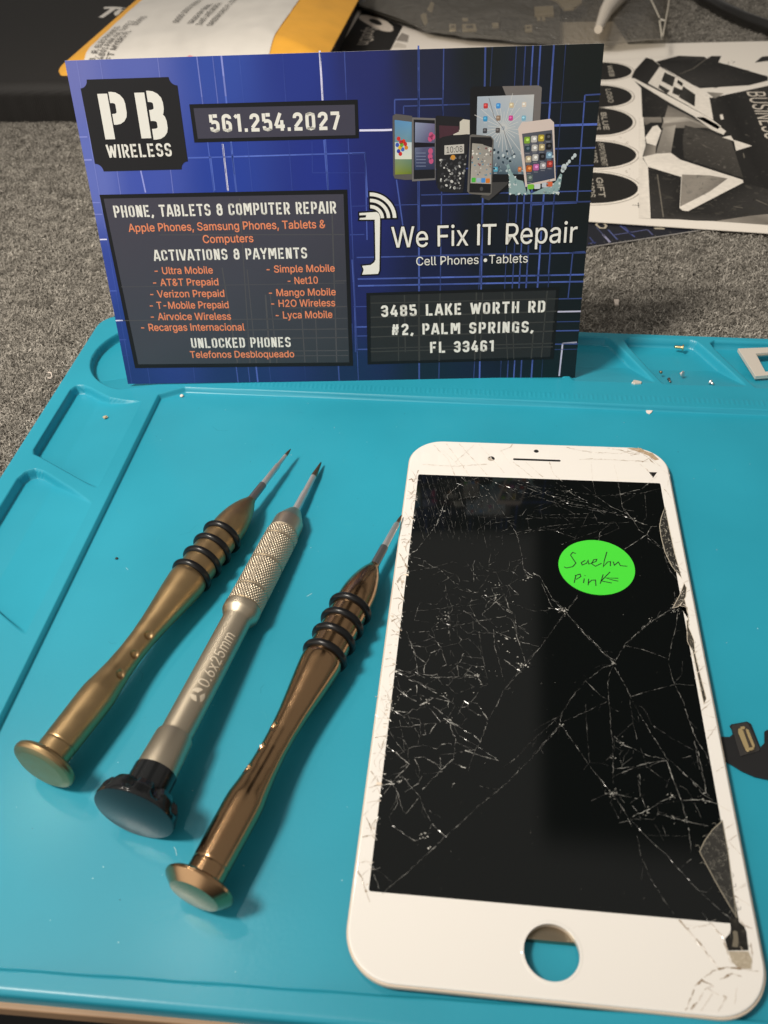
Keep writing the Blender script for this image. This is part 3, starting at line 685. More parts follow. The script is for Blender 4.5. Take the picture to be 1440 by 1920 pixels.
pan = panel('service_list_panel', [(2.62,61.48),(77.84,61.21),(76.82,5.33),(3.47,5.68)], [(3.69,60.33),(76.62,59.97),(75.6,6.57),(4.83,7.03)], [ink(66, 72, 82), ink(54, 60, 66), ink(71, 69, 83), ink(73, 70, 84)][::-1], ghost=gh)
pr = Print()
def stl(s_, p, gap=.13, sw=.165): stencil(pr, s_, p[0][0], p[1][0], p[0][1], p[1][1], p[2][1]-p[0][1], WHITE, 0.11, gap=gap, sw=sw)
stl('PHONE, TABLETS & COMPUTER REPAIR', [(6.05,54.72),(74.15,54.43),(6.14,58.25)]); stl('ACTIVATIONS & PAYMENTS', [(16.16,41.28),(64.33,41.06),(16.44,44.69)]); stl('UNLOCKED PHONES', [(23.74,12.4),(56.71,12.24),(23.93,15.85)])
def san(s_, p, c=ORANGE, bold=.012, h=0.11): sans(pr, s_, p[0][0], p[1][0], p[0][1], p[1][1], p[2][1]-p[0][1], c, h, bold)
san('Apple Phones, Samsung Phones, Tablets &', [(9.68,50.37),(70.59,50.18),(9.7,52.74)]); san('Computers', [(32.35,46.48),(47.99,46.44),(32.43,48.82)])
for s_, p in (('- Ultra Mobile', [(15.64,37.11),(34.1,36.98),(15.77,39.3)]), ('- AT&T Prepaid', [(14.52,33.37),(35.38,33.21),(14.65,35.59)]), ('- Verizon Prepaid', [(12.95,29.65),(36.82,29.45),(13.08,31.91)]), ('- T-Mobile Prepaid', [(12.18,25.93),(37.73,25.71),(12.32,28.21)]),
              ('- Airvoice Wireless', [(11.86,22.21),(38.01,21.86),(12.01,24.53)]), ('- Recargas Internacional', [(8.05,18.63),(42.06,18.16),(8.21,20.98)]), ('- Simple Mobile', [(51.22,36.88),(72.62,36.81),(51.32,39.05)]), ('- Net10', [(57.53,33.08),(67.08,33.14),(57.6,35.29)]),
              ('- Mango Mobile', [(51.2,29.36),(72.47,29.26),(51.3,31.6)]), ('- H2O Wireless', [(51.6,25.83),(72.07,25.7),(51.7,28.1)]), ('- Lyca Mobile', [(52.67,21.98),(70.97,21.9),(52.76,24.28)]), ('Telefonos Desbloqueado', [(22.86,9.05),(57.49,8.69),(23.01,11.34)])): san(s_, p)
pr.build('lettering', M_print, cardmap, pan)
gh = [(a[0], a[1], w, ink(66, 67, 66)) for a, w in (([(94.29,28.84),(94.22,9.85)], .4), ([(98.85,29.03),(98.74,6.69)], .55), ([(105.53,29.19),(105.29,6.59)], .35), ([(117.0,29.25),(116.96,6.7)], .45), ([(118.96,29.21),(118.71,6.68)], .35), ([(125.65,29.09),(127.7,6.84)], .3), ([(128.15,29.21),(129.74,6.81)], .3), ([(139.14,29.39),(138.68,7.27)], .35), ([(135.59,15.8),(135.4,7.02)], .4), ([(92.16,21.91),(91.94,6.8)], .3),
      ([(83.47,26.45),(142.76,26.76)], .3), ([(83.29,21.78),(142.49,22.73)], .4), ([(83.16,18.52),(142.17,19.24)], .35), ([(83.03,15.22),(142.1,16.16)], .4), ([(82.88,11.27),(142.1,12.09)], .3), ([(82.84,10.17),(142.18,10.88)], .35))]
pan = panel('address_panel', [(82.19,29.76),(142.93,30.5),(142.71,6.59),(81.66,5.72)], [(83.45,28.93),(141.9,29.51),(141.49,7.47),(82.88,6.7)], ink(40, 43, 45), border=(16, 19, 22), ghost=gh)
pr = Print()
def st2(s_, p): stencil(pr, s_, p[0][0], p[1][0], p[0][1], p[1][1], p[2][1]-p[0][1], WHITE, 0.11, gap=.17, sw=.2, space=.3)
st2('3485 LAKE WORTH RD', [(86.73,21.89),(138.86,22.51),(86.74,25.63)]); st2('#2, PALM SPRINGS,', [(89.82,15.71),(135.58,15.92),(89.81,19.41)]); st2('FL 33461', [(102.38,9.41),(123.14,9.68),(102.27,13.19)])
pr.build('lettering', M_print, cardmap, pan)
# tagline with the wrench-and-signal sign
pr = Print()
def outlined(poly, c):
    cx, cy = sum(p[0] for p in poly)/len(poly), sum(p[1] for p in poly)/len(poly)
    pr.ribbon(poly, .9, ink(16, 16, 22), 0.06, closed=True); pr.poly(poly, c, 0.085)
outlined([(81.16,54.35),(86.34,54.55),(87.07,54.01),(87.36,52.96),(86.6,36.89),(86.12,35.79),(81.15,35.66),(81.71,37.16),(81.27,38.39),(83.94,38.61),(85.08,39.42),(85.5,40.24),(85.72,52.32),(81.07,52.42),(81.2,52.89),(83.04,53.01),(83.18,53.73),(81.13,53.68)], WHITE)
cc = [(84.49,52.71),(92.31,52.69),(84.78,60.24)]
rx, ry = cc[1][0]-cc[0][0], cc[2][1]-cc[0][1]
for k0, k1 in ((1.0, .86), (.76, .63), (.52, .39)):
    outlined(arc(cc[0][0], cc[0][1], rx*k0, ry*k0, 0, 90, 12) + arc(cc[0][0], cc[0][1], rx*k1, ry*k1, 90, 0, 12), WHITE)
p = [(91.33,43.82),(146.99,44.25),(91.33,49.98)]
sans(pr, 'We Fix IT Repair', p[0][0]-.6, p[1][0], p[0][1], p[1][1], p[2][1]-p[0][1], ink(14, 14, 20), 0.065, .035)
sans(pr, 'We Fix IT Repair', p[0][0]-.6, p[1][0], p[0][1], p[1][1], p[2][1]-p[0][1], WHITE, 0.1, .004)
p = [(98.17,38.15),(132.55,38.38),(98.14,40.79)]
sans(pr, 'Cell Phones \u2022Tablets', p[0][0], p[1][0], p[0][1], p[1][1], p[2][1]-p[0][1], WHITE, 0.1, 0.0)
pr.build('tagline', M_print, cardmap, card_root)
# printed picture of phones and a tablet
pr = Print()
def pq(pts_, c, h): pr.poly(pts_, c, h)
def icons(o, du, dv, nu, nv, sz, cols_, h, seed):
    rr = random.Random(seed)
    for j in range(nv):
        for i in range(nu):
            cx, cy = o[0] + du[0]*i + dv[0]*j, o[1] + du[1]*i + dv[1]*j
            pr.poly(rrect(cx, cy, sz, sz, sz*.4, 3), rr.choice(cols_), h)
            pr.ellipse(cx + rr.uniform(-.2, .2)*sz, cy + rr.uniform(-.2, .2)*sz, sz*.5, sz*.45, rr.choice(cols_), h + .01, 8)
def vary(base, pts_, n, cs, w, h, seed):
    rr = random.Random(seed)
    for _ in range(n):
        a, b_, c_ = rr.choice(pts_), rr.choice(pts_), rr.choice(pts_)
        wgt = [rr.random() for _ in range(3)]; sw_ = sum(wgt)
        x, y = (sum(wg*pp[i] for wg, pp in zip(wgt, (a, b_, c_)))/sw_ for i in (0, 1))
        pr.ellipse(x, y, w*rr.uniform(.3, 1), w*rr.uniform(.2, .8), rr.choice(cs), h, 7, rr.uniform(0, 3))
# tablet
pq([(113.88,87.33),(114.61,87.94),(132.96,87.79),(133.88,87.23),(133.81,78.61),(133.47,61.96),(116.22,62.12),(114.07,75.36)], ink(28, 28, 31), .05)
pq([(122.81,87.85),(132.96,87.79),(133.88,87.23),(133.91,78.61),(131.9,78.66),(131.86,85.48),(123.95,85.46)], ink(122, 116, 114), .06)
pq([(115.92,85.41),(131.85,85.52),(131.79,78.67),(131.0,64.26),(120.86,64.51),(115.91,75.31)], [ink(178, 190, 205), ink(205, 205, 205), ink(190, 198, 205), ink(96, 118, 132), ink(62, 80, 94), ink(170, 180, 190)], .07)
tp = [(123.48,77.01)][0]
for a in range(0, 360, 14):
    L_ = 3.5 + 5.5*((a*37) % 100)/100
    pr.ribbon([(tp[0]+.6*math.cos(math.radians(a)), tp[1]+.6*math.sin(math.radians(a))), (tp[0]+L_*math.cos(math.radians(a+4)), tp[1]+L_*1.1*math.sin(math.radians(a+4)))], .12, ink(225, 222, 218), .075)
pr.ribbon([(119.18,85.0),(120.85,79.89),(123.48,77.01),(126.36,69.28)], .15, ink(120, 120, 125), .076)
for (pp, c) in zip([(118.34,82.96),(121.9,82.87),(125.61,82.91),(129.15,82.99),(118.33,79.58),(122.02,79.67),(125.55,79.58),(129.23,79.48),(118.32,76.43),(121.98,76.43),(121.74,65.87),(128.86,65.7)],
                   ((200, 60, 60), (70, 150, 225), (215, 195, 160), (230, 215, 200), (60, 150, 200), (150, 125, 105), (210, 70, 150), (130, 185, 210), (70, 70, 75), (85, 80, 80), (90, 170, 200), (200, 120, 70))):
    pr.poly(rrect(pp[0], pp[1], .62, .68, .25, 3), ink(*c), .08); pr.ellipse(pp[0] - .1, pp[1] + .15, .36, .28, ink(*(min(255, v_ + 50) for v_ in c)), .085, 8); pr.ribbon([(pp[0]-.45, pp[1]-1.05), (pp[0]+.45, pp[1]-1.05)], .13, ink(215, 215, 218), .085)
vary(None, [(121.14,71.35),(129.33,71.62),(121.34,65.48),(129.65,65.28)], 40, [ink(190, 205, 210), ink(40, 60, 75), ink(130, 150, 160)], .5, .086, 3)
# slim phones on the left
pq([(91.86,81.02),(92.73,81.56),(97.45,80.88),(97.57,63.57),(95.2,63.53),(92.05,64.01),(91.65,64.96)], ink(96, 92, 92), .06)
pq([(92.44,79.98),(97.32,79.29),(97.12,65.18),(92.18,65.1)], [ink(95, 150, 200), ink(105, 160, 205), ink(110, 130, 40), ink(140, 150, 50)], .07); pq([(92.35,74.0),(97.24,73.88),(97.18,69.27),(92.29,69.39)], [ink(205, 220, 225), ink(205, 220, 225), ink(230, 232, 215), ink(230, 232, 215)], .075)
for (pp, c) in zip([(93.45,74.93),(94.1,73.96),(94.88,74.18),(93.05,73.26),(93.81,72.52),(94.58,72.01),(95.38,73.44),(93.88,70.82),(93.38,71.56),(95.62,72.47),(94.34,73.23)], ((215, 50, 45), (200, 40, 60), (225, 60, 40), (60, 90, 190), (235, 190, 50), (70, 110, 200), (210, 50, 50), (220, 45, 40), (60, 70, 170), (230, 140, 40), (120, 180, 60))): pr.ellipse(pp[0], pp[1], .55, .6, ink(*c), .08, 10)
pq([(97.44,80.5),(104.14,80.09),(104.14,63.31),(97.19,63.08)], ink(120, 116, 116), .062); pq([(97.89,79.93),(103.94,79.58),(103.93,63.82),(97.68,63.67)], ink(30, 30, 36), .065)
pq([(98.29,79.17),(103.89,78.65),(103.88,66.3),(97.97,66.25)], [ink(150, 160, 190), ink(120, 115, 150), ink(50, 55, 85), ink(45, 60, 95)], .07); pq([(98.12,73.85),(103.89,73.47),(103.88,72.5),(98.1,72.41)], ink(26, 24, 34), .075)
for pp in [(102.86,75.65),(102.6,74.7),(103.37,75.16),(102.69,71.33),(102.59,69.87),(102.84,68.64)]: pr.ellipse(pp[0], pp[1], .7, .85, ink(205, 90, 135), .076, 9)
for y in range(620, 710, 18): pr.ribbon([[(98.46,71.92)][0], [(101.56,71.74)][0]] if y < 0 else [([(98.46,71.92)][0][0], [(98.46,71.92)][0][1] - (y-600)*.05), ([(101.3,71.85)][0][0], [(101.3,71.85)][0][1] - (y-600)*.05)], .2, ink(130, 140, 170), .077)
pq([(104.14,80.42),(104.65,80.78),(111.75,80.13),(112.77,79.63),(112.85,74.91),(106.2,74.61),(105.96,66.85),(104.35,61.65)], ink(36, 35, 38), .064); pq([(105.16,78.19),(110.77,77.81),(110.89,76.39),(108.75,75.49),(106.19,75.08),(105.27,74.63)], ink(78, 48, 58), .07)
pq([(111.05,78.98),(112.01,79.65),(113.89,79.37),(113.96,75.6),(109.26,75.48),(109.35,76.66),(111.08,76.86)], ink(215, 208, 195), .068)
pq([(106.09,74.61),(106.6,75.17),(113.25,75.66),(113.87,75.12),(112.38,59.8),(111.64,59.41),(105.72,59.95),(104.67,61.14),(105.08,66.87)], ink(38, 38, 41), .08)
pq([(106.72,72.77),(112.37,73.01),(112.41,70.5),(106.73,70.25)], ink(205, 200, 192), .09); p = [(107.35,70.73),(111.99,70.9),(107.34,72.37)]
sans(pr, '10:08', p[0][0], p[1][0], p[0][1], p[1][1], p[2][1]-p[0][1], ink(60, 58, 60), .095)
vary(None, [(105.7,68.82),(112.94,69.61),(105.72,61.37),(112.05,60.71),(108.84,65.79)], 90, [ink(150, 150, 150), ink(95, 95, 98), ink(210, 208, 205), ink(60, 60, 64)], .55, .092, 5)
pr.ellipse(*[(109.22,69.46)][0], .7, .7, ink(215, 150, 60), .094, 10)
pq([(113.97,75.26),(114.63,75.58),(120.0,74.97),(120.9,73.99),(120.77,59.09),(120.0,58.5),(114.18,59.15),(113.53,59.92)], ink(110, 106, 102), .1); pq([(114.28,74.88),(120.01,74.63),(120.54,73.86),(120.45,59.25),(114.17,59.55)], ink(34, 33, 35), .105)
pq([(114.73,73.19),(120.59,72.56),(120.47,61.82),(114.44,62.17)], [ink(170, 165, 155), ink(150, 145, 140), ink(190, 180, 172), ink(185, 178, 170)], .11); pq([(116.95,74.33),(120.55,73.76),(120.51,71.84),(118.02,72.63)], ink(40, 38, 40), .115)
vary(None, [(114.96,71.98),(120.11,71.61),(114.7,64.65),(120.24,64.27)], 50, [ink(120, 110, 105), ink(200, 195, 190), ink(150, 90, 90), ink(110, 150, 175), ink(235, 230, 222)], .4, .118, 8)
for pp, c in zip([(115.36,63.05),(116.83,62.96),(118.19,62.88),(119.55,62.74)], ((80, 190, 70), (170, 190, 210), (80, 150, 225), (225, 130, 50))): pr.poly(rrect(pp[0], pp[1], .6, .65, .2, 3), ink(*c), .12)
pr.ellipse(*[(117.73,60.48)][0], .5, .6, ink(80, 78, 78), .12, 12)
pq([(120.43,61.52),(120.93,62.26),(125.63,62.25),(125.25,61.41),(120.04,57.07),(117.48,58.15)], ink(70, 68, 68), .07); pq([(123.12,59.64),(125.45,61.65),(125.69,60.89),(120.31,57.17)], ink(24, 23, 25), .09)
# white phone in its splash
pq([(127.75,76.8),(128.73,78.37),(136.75,79.1),(137.87,78.13),(139.48,62.32),(130.67,60.68)], ink(224, 206, 198), .1); pq([(128.94,75.35),(137.5,76.17),(139.13,62.97),(131.15,61.47)], [ink(96, 96, 106), ink(84, 86, 98), ink(58, 66, 88), ink(66, 74, 92)], .11)
for j, row in enumerate(([(985,548),(1024,542),(1064,536),(1104,530)], [(988,596),(1027,592),(1067,588),(1107,582)], [(992,655),(1031,646),(1070,641),(1109,632)], [(996,708),(1035,700),(1074,692),(1112,682)])): pass
ROWS = [(130.5,73.6),(132.48,73.84),(134.5,74.07),(136.51,74.31),(130.78,71.3),(132.77,71.44),(134.8,71.58),(136.83,71.82),(131.14,68.43),(133.12,68.82),(135.12,69.01),(137.09,69.4),(131.49,65.83),(133.49,66.17),(135.48,66.52),(137.41,66.96),(131.84,63.25)]
for pp, c in zip(ROWS, ((160, 205, 70), (235, 230, 225), (215, 190, 70), (50, 50, 54), (60, 80, 95), (225, 220, 215), (215, 195, 150), (34, 34, 38), (225, 205, 175), (230, 225, 220), (40, 40, 44), (150, 190, 220), (225, 120, 50), (225, 120, 190), (200, 195, 200), (200, 70, 60), (110, 125, 120))):
    pr.poly(rrect(pp[0], pp[1], .85, .9, .3, 3), ink(*(int(.85*v_) for v_ in c)), .12); pr.ellipse(pp[0] + .1, pp[1] + .1, .45, .4, ink(*(min(255, v_ + 45) for v_ in c)), .125, 9); pr.ribbon([(pp[0]-.6, pp[1]-1.3), (pp[0]+.6, pp[1]-1.35)], .15, ink(150, 152, 160), .125)
sp = ink(150, 176, 178)
for poly in ([(124.82,66.88),(125.52,67.35),(126.57,64.61),(128.22,62.84),(129.91,62.4),(131.3,58.74),(125.89,58.77),(125.79,63.39)], [(131.16,61.27),(132.35,58.72),(136.18,60.39),(137.59,62.61),(138.48,61.09),(139.69,62.31),(140.69,64.27),(141.24,63.91),(140.96,60.53),(139.96,58.54),(131.3,58.64)]): pq(poly, sp, .13)
for pp, c in zip([(132.24,60.74),(134.17,60.79),(136.39,61.14),(137.68,61.36)], ((130, 200, 60), (215, 220, 225), (200, 205, 215), (225, 110, 70))): pr.poly(rrect(pp[0], pp[1], .9, .7, .3, 3), ink(*c), .14)
for (x, y), rr_ in zip([(144.48,69.12),(143.87,68.46),(143.02,67.5),(142.46,66.83),(141.6,65.97),(141.3,65.19),(123.78,69.64),(126.98,69.26),(138.2,68.98)], (.5, .4, .45, .4, .8, .6, .4, .4, .3)): pr.ellipse(x, y, rr_, rr_*1.2, ink(205, 215, 220), .13, 9)
vary(None, [(125.46,66.37),(131.3,58.74),(126.3,58.86)], 25, [ink(225, 232, 232), ink(130, 160, 165)], .5, .135, 12); vary(None, [(136.26,59.13),(140.68,63.03),(140.48,58.53)], 25, [ink(225, 232, 232), ink(130, 160, 165)], .5, .135, 13)
pr.build('printed_device_picture', M_print, cardmap, card_root)

# ------------------------------------------------------------------ screwdrivers
def axis_pts(A, B): return Vector(A), Vector(B)
def polar(A, B, s, r_, th):
    A = Vector(A); D = (Vector(B) - A).normalized(); Uu = Vector((0, 0, 1)); Uu = (Uu - D*Uu.dot(D)).normalized(); Sd = D.cross(Uu)
    return tuple(A + D*s + (Uu*math.cos(th) + Sd*math.sin(th))*r_)
def ringed_driver(A, B, label, metal, dim, cap):
    L = (Vector(B) - Vector(A)).length
    t_ = thing('screwdriver', label, 'screwdriver', (A[0], A[1], ZF), 'precision screwdrivers lying on the mat')
    prof = smoothprof([(3.2, 3.83), (19.0, 4.1), (21, 4.05), (24, 3.62), (28, 3.2), (33, 2.95), (38, 3.0), (43, 3.35), (48, 3.9), (53, 4.5), (57, 4.9), (58.8, 4.97), (59.4, 4.7), (78.5, 4.58), (80.5, 4.5), (82.5, 4.3), (85, 3.85), (87.5, 3.2), (89.8, 2.4), (91.4, 1.6), (92.4, 1.2)], 0.25)
    def dsp(s_, th, r_):
        d = 0
        for ds, dt in dim:
            e = math.hypot(s_ - ds, (((th - dt + math.pi) % (2*math.pi)) - math.pi) * r_)
            if e < 1.08: d -= 0.75 * math.sqrt(max(0, 1 - (e/1.08)**2))
        if abs(s_ - 6.4) < 0.2: d -= 0.12
        return d
    v, f_ = lathe(A, B, prof, 120, dsp); obj('handle', v, f_, metal, t_, smooth=True, sharp=50)
    v, f_ = lathe(A, B, cap, 72); obj('end_cap', v, f_, metal, t_, smooth=True, sharp=24)
    for s_ in (60.6, 65.8, 70.9, 76.0):
        v, f_ = torus(A, B, s_, 4.72, 0.95); obj('o_ring', v, f_, M_rubber, t_, smooth=True)
    v, f_ = lathe(A, B, [(91.5, 1.2), (99.3, 1.12), (99.5, .9)], 24); obj('shaft', v, f_, M_darksteel, t_, smooth=True, sharp=30)
    v, f_ = lathe(A, B, [(99.3, .92), (108.6, .84), (109.0, .64), (L - 3.4, .56)], 24); obj('blade', v, f_, M_steel, t_, smooth=True, sharp=30)
    v, f_ = lathe(A, B, [(L - 3.5, .52), (L - 1.8, .46), (L - .4, .2), (L, .1)], 12); obj('bit_tip', v, f_, M_tip, t_, smooth=True, sharp=40)
    return t_
def gold(z, p): return (p[0], p[1], z)
LA = gold(4.25, [(-106.39,-43.18)][0]); LB = gold(0.9, [(-73.66,69.13)][0])
RA = gold(4.25, [(-66.53,-66.43)][0]); RB = gold(0.9, [(-37.47,42.4)][0])
MA = gold(5.3, [(-82.76,-51.87)][0]); MB_ = gold(-1.6, [(-64.12,66.37)][0])
capA = [(0, 5.4), (.05, 5.7), (.6, 6.9), (1.0, 7.22), (1.5, 7.3), (2.1, 7.1), (2.6, 6.4), (2.9, 5.2), (3.2, 4.0), (3.4, 3.7)]
capB = [(0, 5.0), (.04, 5.15), (1.5, 6.95), (1.8, 7.15), (2.3, 7.15), (2.7, 6.7), (2.95, 5.4), (3.1, 4.3), (3.4, 3.7)]
ringed_driver(LA, LB, 'satin brown-gold screwdriver with four black rubber rings, left of the knurled one', M_brass, [(38.4, .82), (32.4, .88), (26.2, .92)], capA)
ringed_driver(RA, RB, 'shiny brown-gold screwdriver with black rubber rings, its tip touching the cracked screen', M_bronze, [(37.6, -.62), (32.0, -.66), (26.4, -.72)], capB)
def knurled_driver(A, B):
    L = (Vector(B) - Vector(A)).length
    t_ = thing('screwdriver', 'champagne screwdriver with diamond knurled grip and black scalloped end knob', 'screwdriver', (A[0], A[1], ZF), 'precision screwdrivers lying on the mat')
    def scal(s_, th, r_): return -1.7 * max(0, math.cos(9*th))**1.6 * sstep(np.array(s_), 0.7, 2.6) if r_ > 6 else 0
    v, f_ = lathe(A, B, dense([(0, 8.35), (.12, 8.6), (.8, 8.72), (2.8, 8.4), (4.2, 7.6), (4.7, 6.6), (4.9, 5.0)], .35), 128, scal); obj('end_knob', v, f_, M_blackmetal, t_, smooth=True, sharp=32)
    v, f_ = lathe(A, B, [(4.6, 4.72), (9.9, 4.72), (10, 4.4)], 64); obj('knob_neck', v, f_, M_blackmetal, t_, smooth=True, sharp=32)
    v, f_ = lathe(A, B, [(9.6, 4.2), (9.75, 4.42), (10.0, 4.46), (18.6, 4.2), (19.0, 4.08), (19.1, 3.62), (19.5, 3.55), (19.8, 3.6), (53.6, 3.58), (54.4, 3.8), (55.6, 4.5), (56.1, 4.72), (58.0, 4.74), (58.2, 4.4), (58.6, 4.3)], 80)
    hd = obj('handle', v, f_, M_champ, t_, smooth=True, sharp=26)
    gr = (63.4, 73.5, 83.0)
    def kn(s_, th, r_):
        a = (math.cos(34*th + s_*5.6) + 1)/2; b_ = (math.cos(34*th - s_*5.6) + 1)/2
        d = -0.2 * (1 - min(1, 1.25*a*b_ + .1))
        for q in gr:
            if abs(s_ - q) < .42: return -0.36
        return d
    v, f_ = lathe(A, B, [(58.4, 4.3)] + dense([(58.5, 4.62), (86.2, 4.55)], .13) + [(86.3, 4.1)], 272, kn); obj('knurled_grip', v, f_, M_champ, t_)
    v, f_ = lathe(A, B, [(86.0, 4.0), (86.8, 4.0), (87.0, 4.28), (91.0, 4.2), (91.6, 4.1), (91.7, 3.95), (93.4, 3.3), (95.6, 2.25), (96.2, 1.95), (96.3, 1.2)], 64); obj('nose_cone', v, f_, M_champ, t_, smooth=True, sharp=30)
    v, f_ = lathe(A, B, [(95.5, 1.12), (105.0, 1.05), (105.1, .92), (112.8, .88)], 24); obj('shaft', v, f_, M_steel, t_, smooth=True, sharp=30)
    v, f_ = lathe(A, B, [(112.7, .9), (114, .85), (L - .6, .3), (L, .15)], 14); obj('bit_tip', v, f_, M_tip, t_, smooth=True, sharp=40)
    # engraved size mark, wrapped round the handle
    def wrap(x, y, h): return polar(A, B, x, 3.62 + h, 0.50 - y/3.6)
    pr = Print(); sans(pr, '0.6x25mm', 31.2, 47.2, -1.3, -1.3, 2.75, (1, 1, 1), .02, .006)
    o = circle(28.6, 0, 1.75, 28); pr.ribbon(o, .01, (1, 1, 1), .02, closed=True)
    for a0 in (90, 210, 330):
        seg = [(28.6 + .2*math.cos(math.radians(a0 + d)), .2*math.sin(math.radians(a0 + d))) for d in (60,)]
        wdg = [(28.6 + .45*math.cos(math.radians(a0 + 60)), .45*math.sin(math.radians(a0 + 60)))] + arc(28.6, 0, 1.75, 1.75, a0 + 14, a0 + 106, 10)
        pr.poly(wdg, (1, 1, 1), .02)
    pr.refine(.5); pr.build('size_engraving', M_etch, wrap, hd)
knurled_driver(MA, MB_)

# ------------------------------------------------------------------ cracked phone screen
ph = thing('phone_screen', 'white phone screen assembly, its glass badly cracked, with a green sticker', 'phone screen', (0, 0, ZF))
HX, HY = 37.35, 76.6
home = [(-4.91,-69.4),(5.11,-68.48),(0.31,-63.85),(0.2,-73.7)]
hcx, hcy = (home[0][0] + home[1][0])/2, (home[2][1] + home[3][1])/2; hr = (home[1][0] - home[0][0])/2
holes = [circle(hcx, hcy, hr + .45, 56)]
v, f_ = slab(rrect(0, -.1, HX, HY, 9.6, 14), -0.75, 0.0, .38, holes); obj('front_glass', v, f_, M_glass, ph, smooth=True, sharp=9)
v, f_ = slab(rrect(0, -.1, HX + .32, HY + .32, 9.8, 14), -1.7, -0.62, .1, [circle(hcx, hcy, hr + .1, 56)]); obj('plastic_frame', v, f_, M_frame, ph, smooth=True, sharp=9)
v, f_ = slab(rrect(0, 2, HX - 1.6, HY - 6.0, 5, 8), -3.05, -1.72, .2, []); 
v, f_ = slab(rrect(0, 3.4, HX - 1.4, HY - 7.0, 5, 8), -3.1, -1.72, .2, []); obj('back_plate', v, f_, M_back, ph)
v, f_ = slab(circle(hcx, hcy, hr + .62, 56), -.4, 0.05, .18, [circle(hcx, hcy, hr, 56)]); obj('home_button_ring', v, f_, M_glass, ph, smooth=True, sharp=9)
LC = [(-34.46,60.73),(34.49,60.78),(-34.15,-60.77),(34.17,-60.8)]
lx0 = (LC[0][0] + LC[2][0])/2; lx1 = (LC[1][0] + LC[3][0])/2; ly1 = (LC[0][1] + LC[1][1])/2; ly0 = (LC[2][1] + LC[3][1])/2
v, f_ = slab(rrect((lx0+lx1)/2, (ly0+ly1)/2, (lx1-lx0)/2, (ly1-ly0)/2, .45, 3), -.3, 0.012); obj('display', v, f_, M_lcd, ph)
ear = [(-6.94,69.55),(6.87,69.8),(6.83,68.59),(-6.94,68.33)]
v, f_ = slab(rrect((ear[0][0]+ear[1][0])/2, (ear[0][1]+ear[2][1])/2, (ear[1][0]-ear[0][0])/2, .42, .4, 5), -.2, .02); obj('earpiece_slot', v, f_, M_black, ph)
c = [(-0.11,73.11)][0]; v, f_ = slab(circle(c[0], c[1], .72, 24), -.2, .02); obj('proximity_sensor', v, f_, M_black, ph)
c = [(-13.35,68.96)][0]; v, f_ = slab(circle(c[0], c[1], 1.05, 28), -.2, .02)
fc = obj('front_camera', v, f_, mat('camera_cover', (0.42, 0.37, 0.31), 0.4), ph)
pr = Print(); pr.poly([(c[0] + 1.02*math.cos(math.radians(a)), c[1] + 1.02*math.sin(math.radians(a))) for a in range(-35, 146, 10)], (0.008, 0.008, 0.009), .03); pr.build('lens', M_print, flat(0), fc)

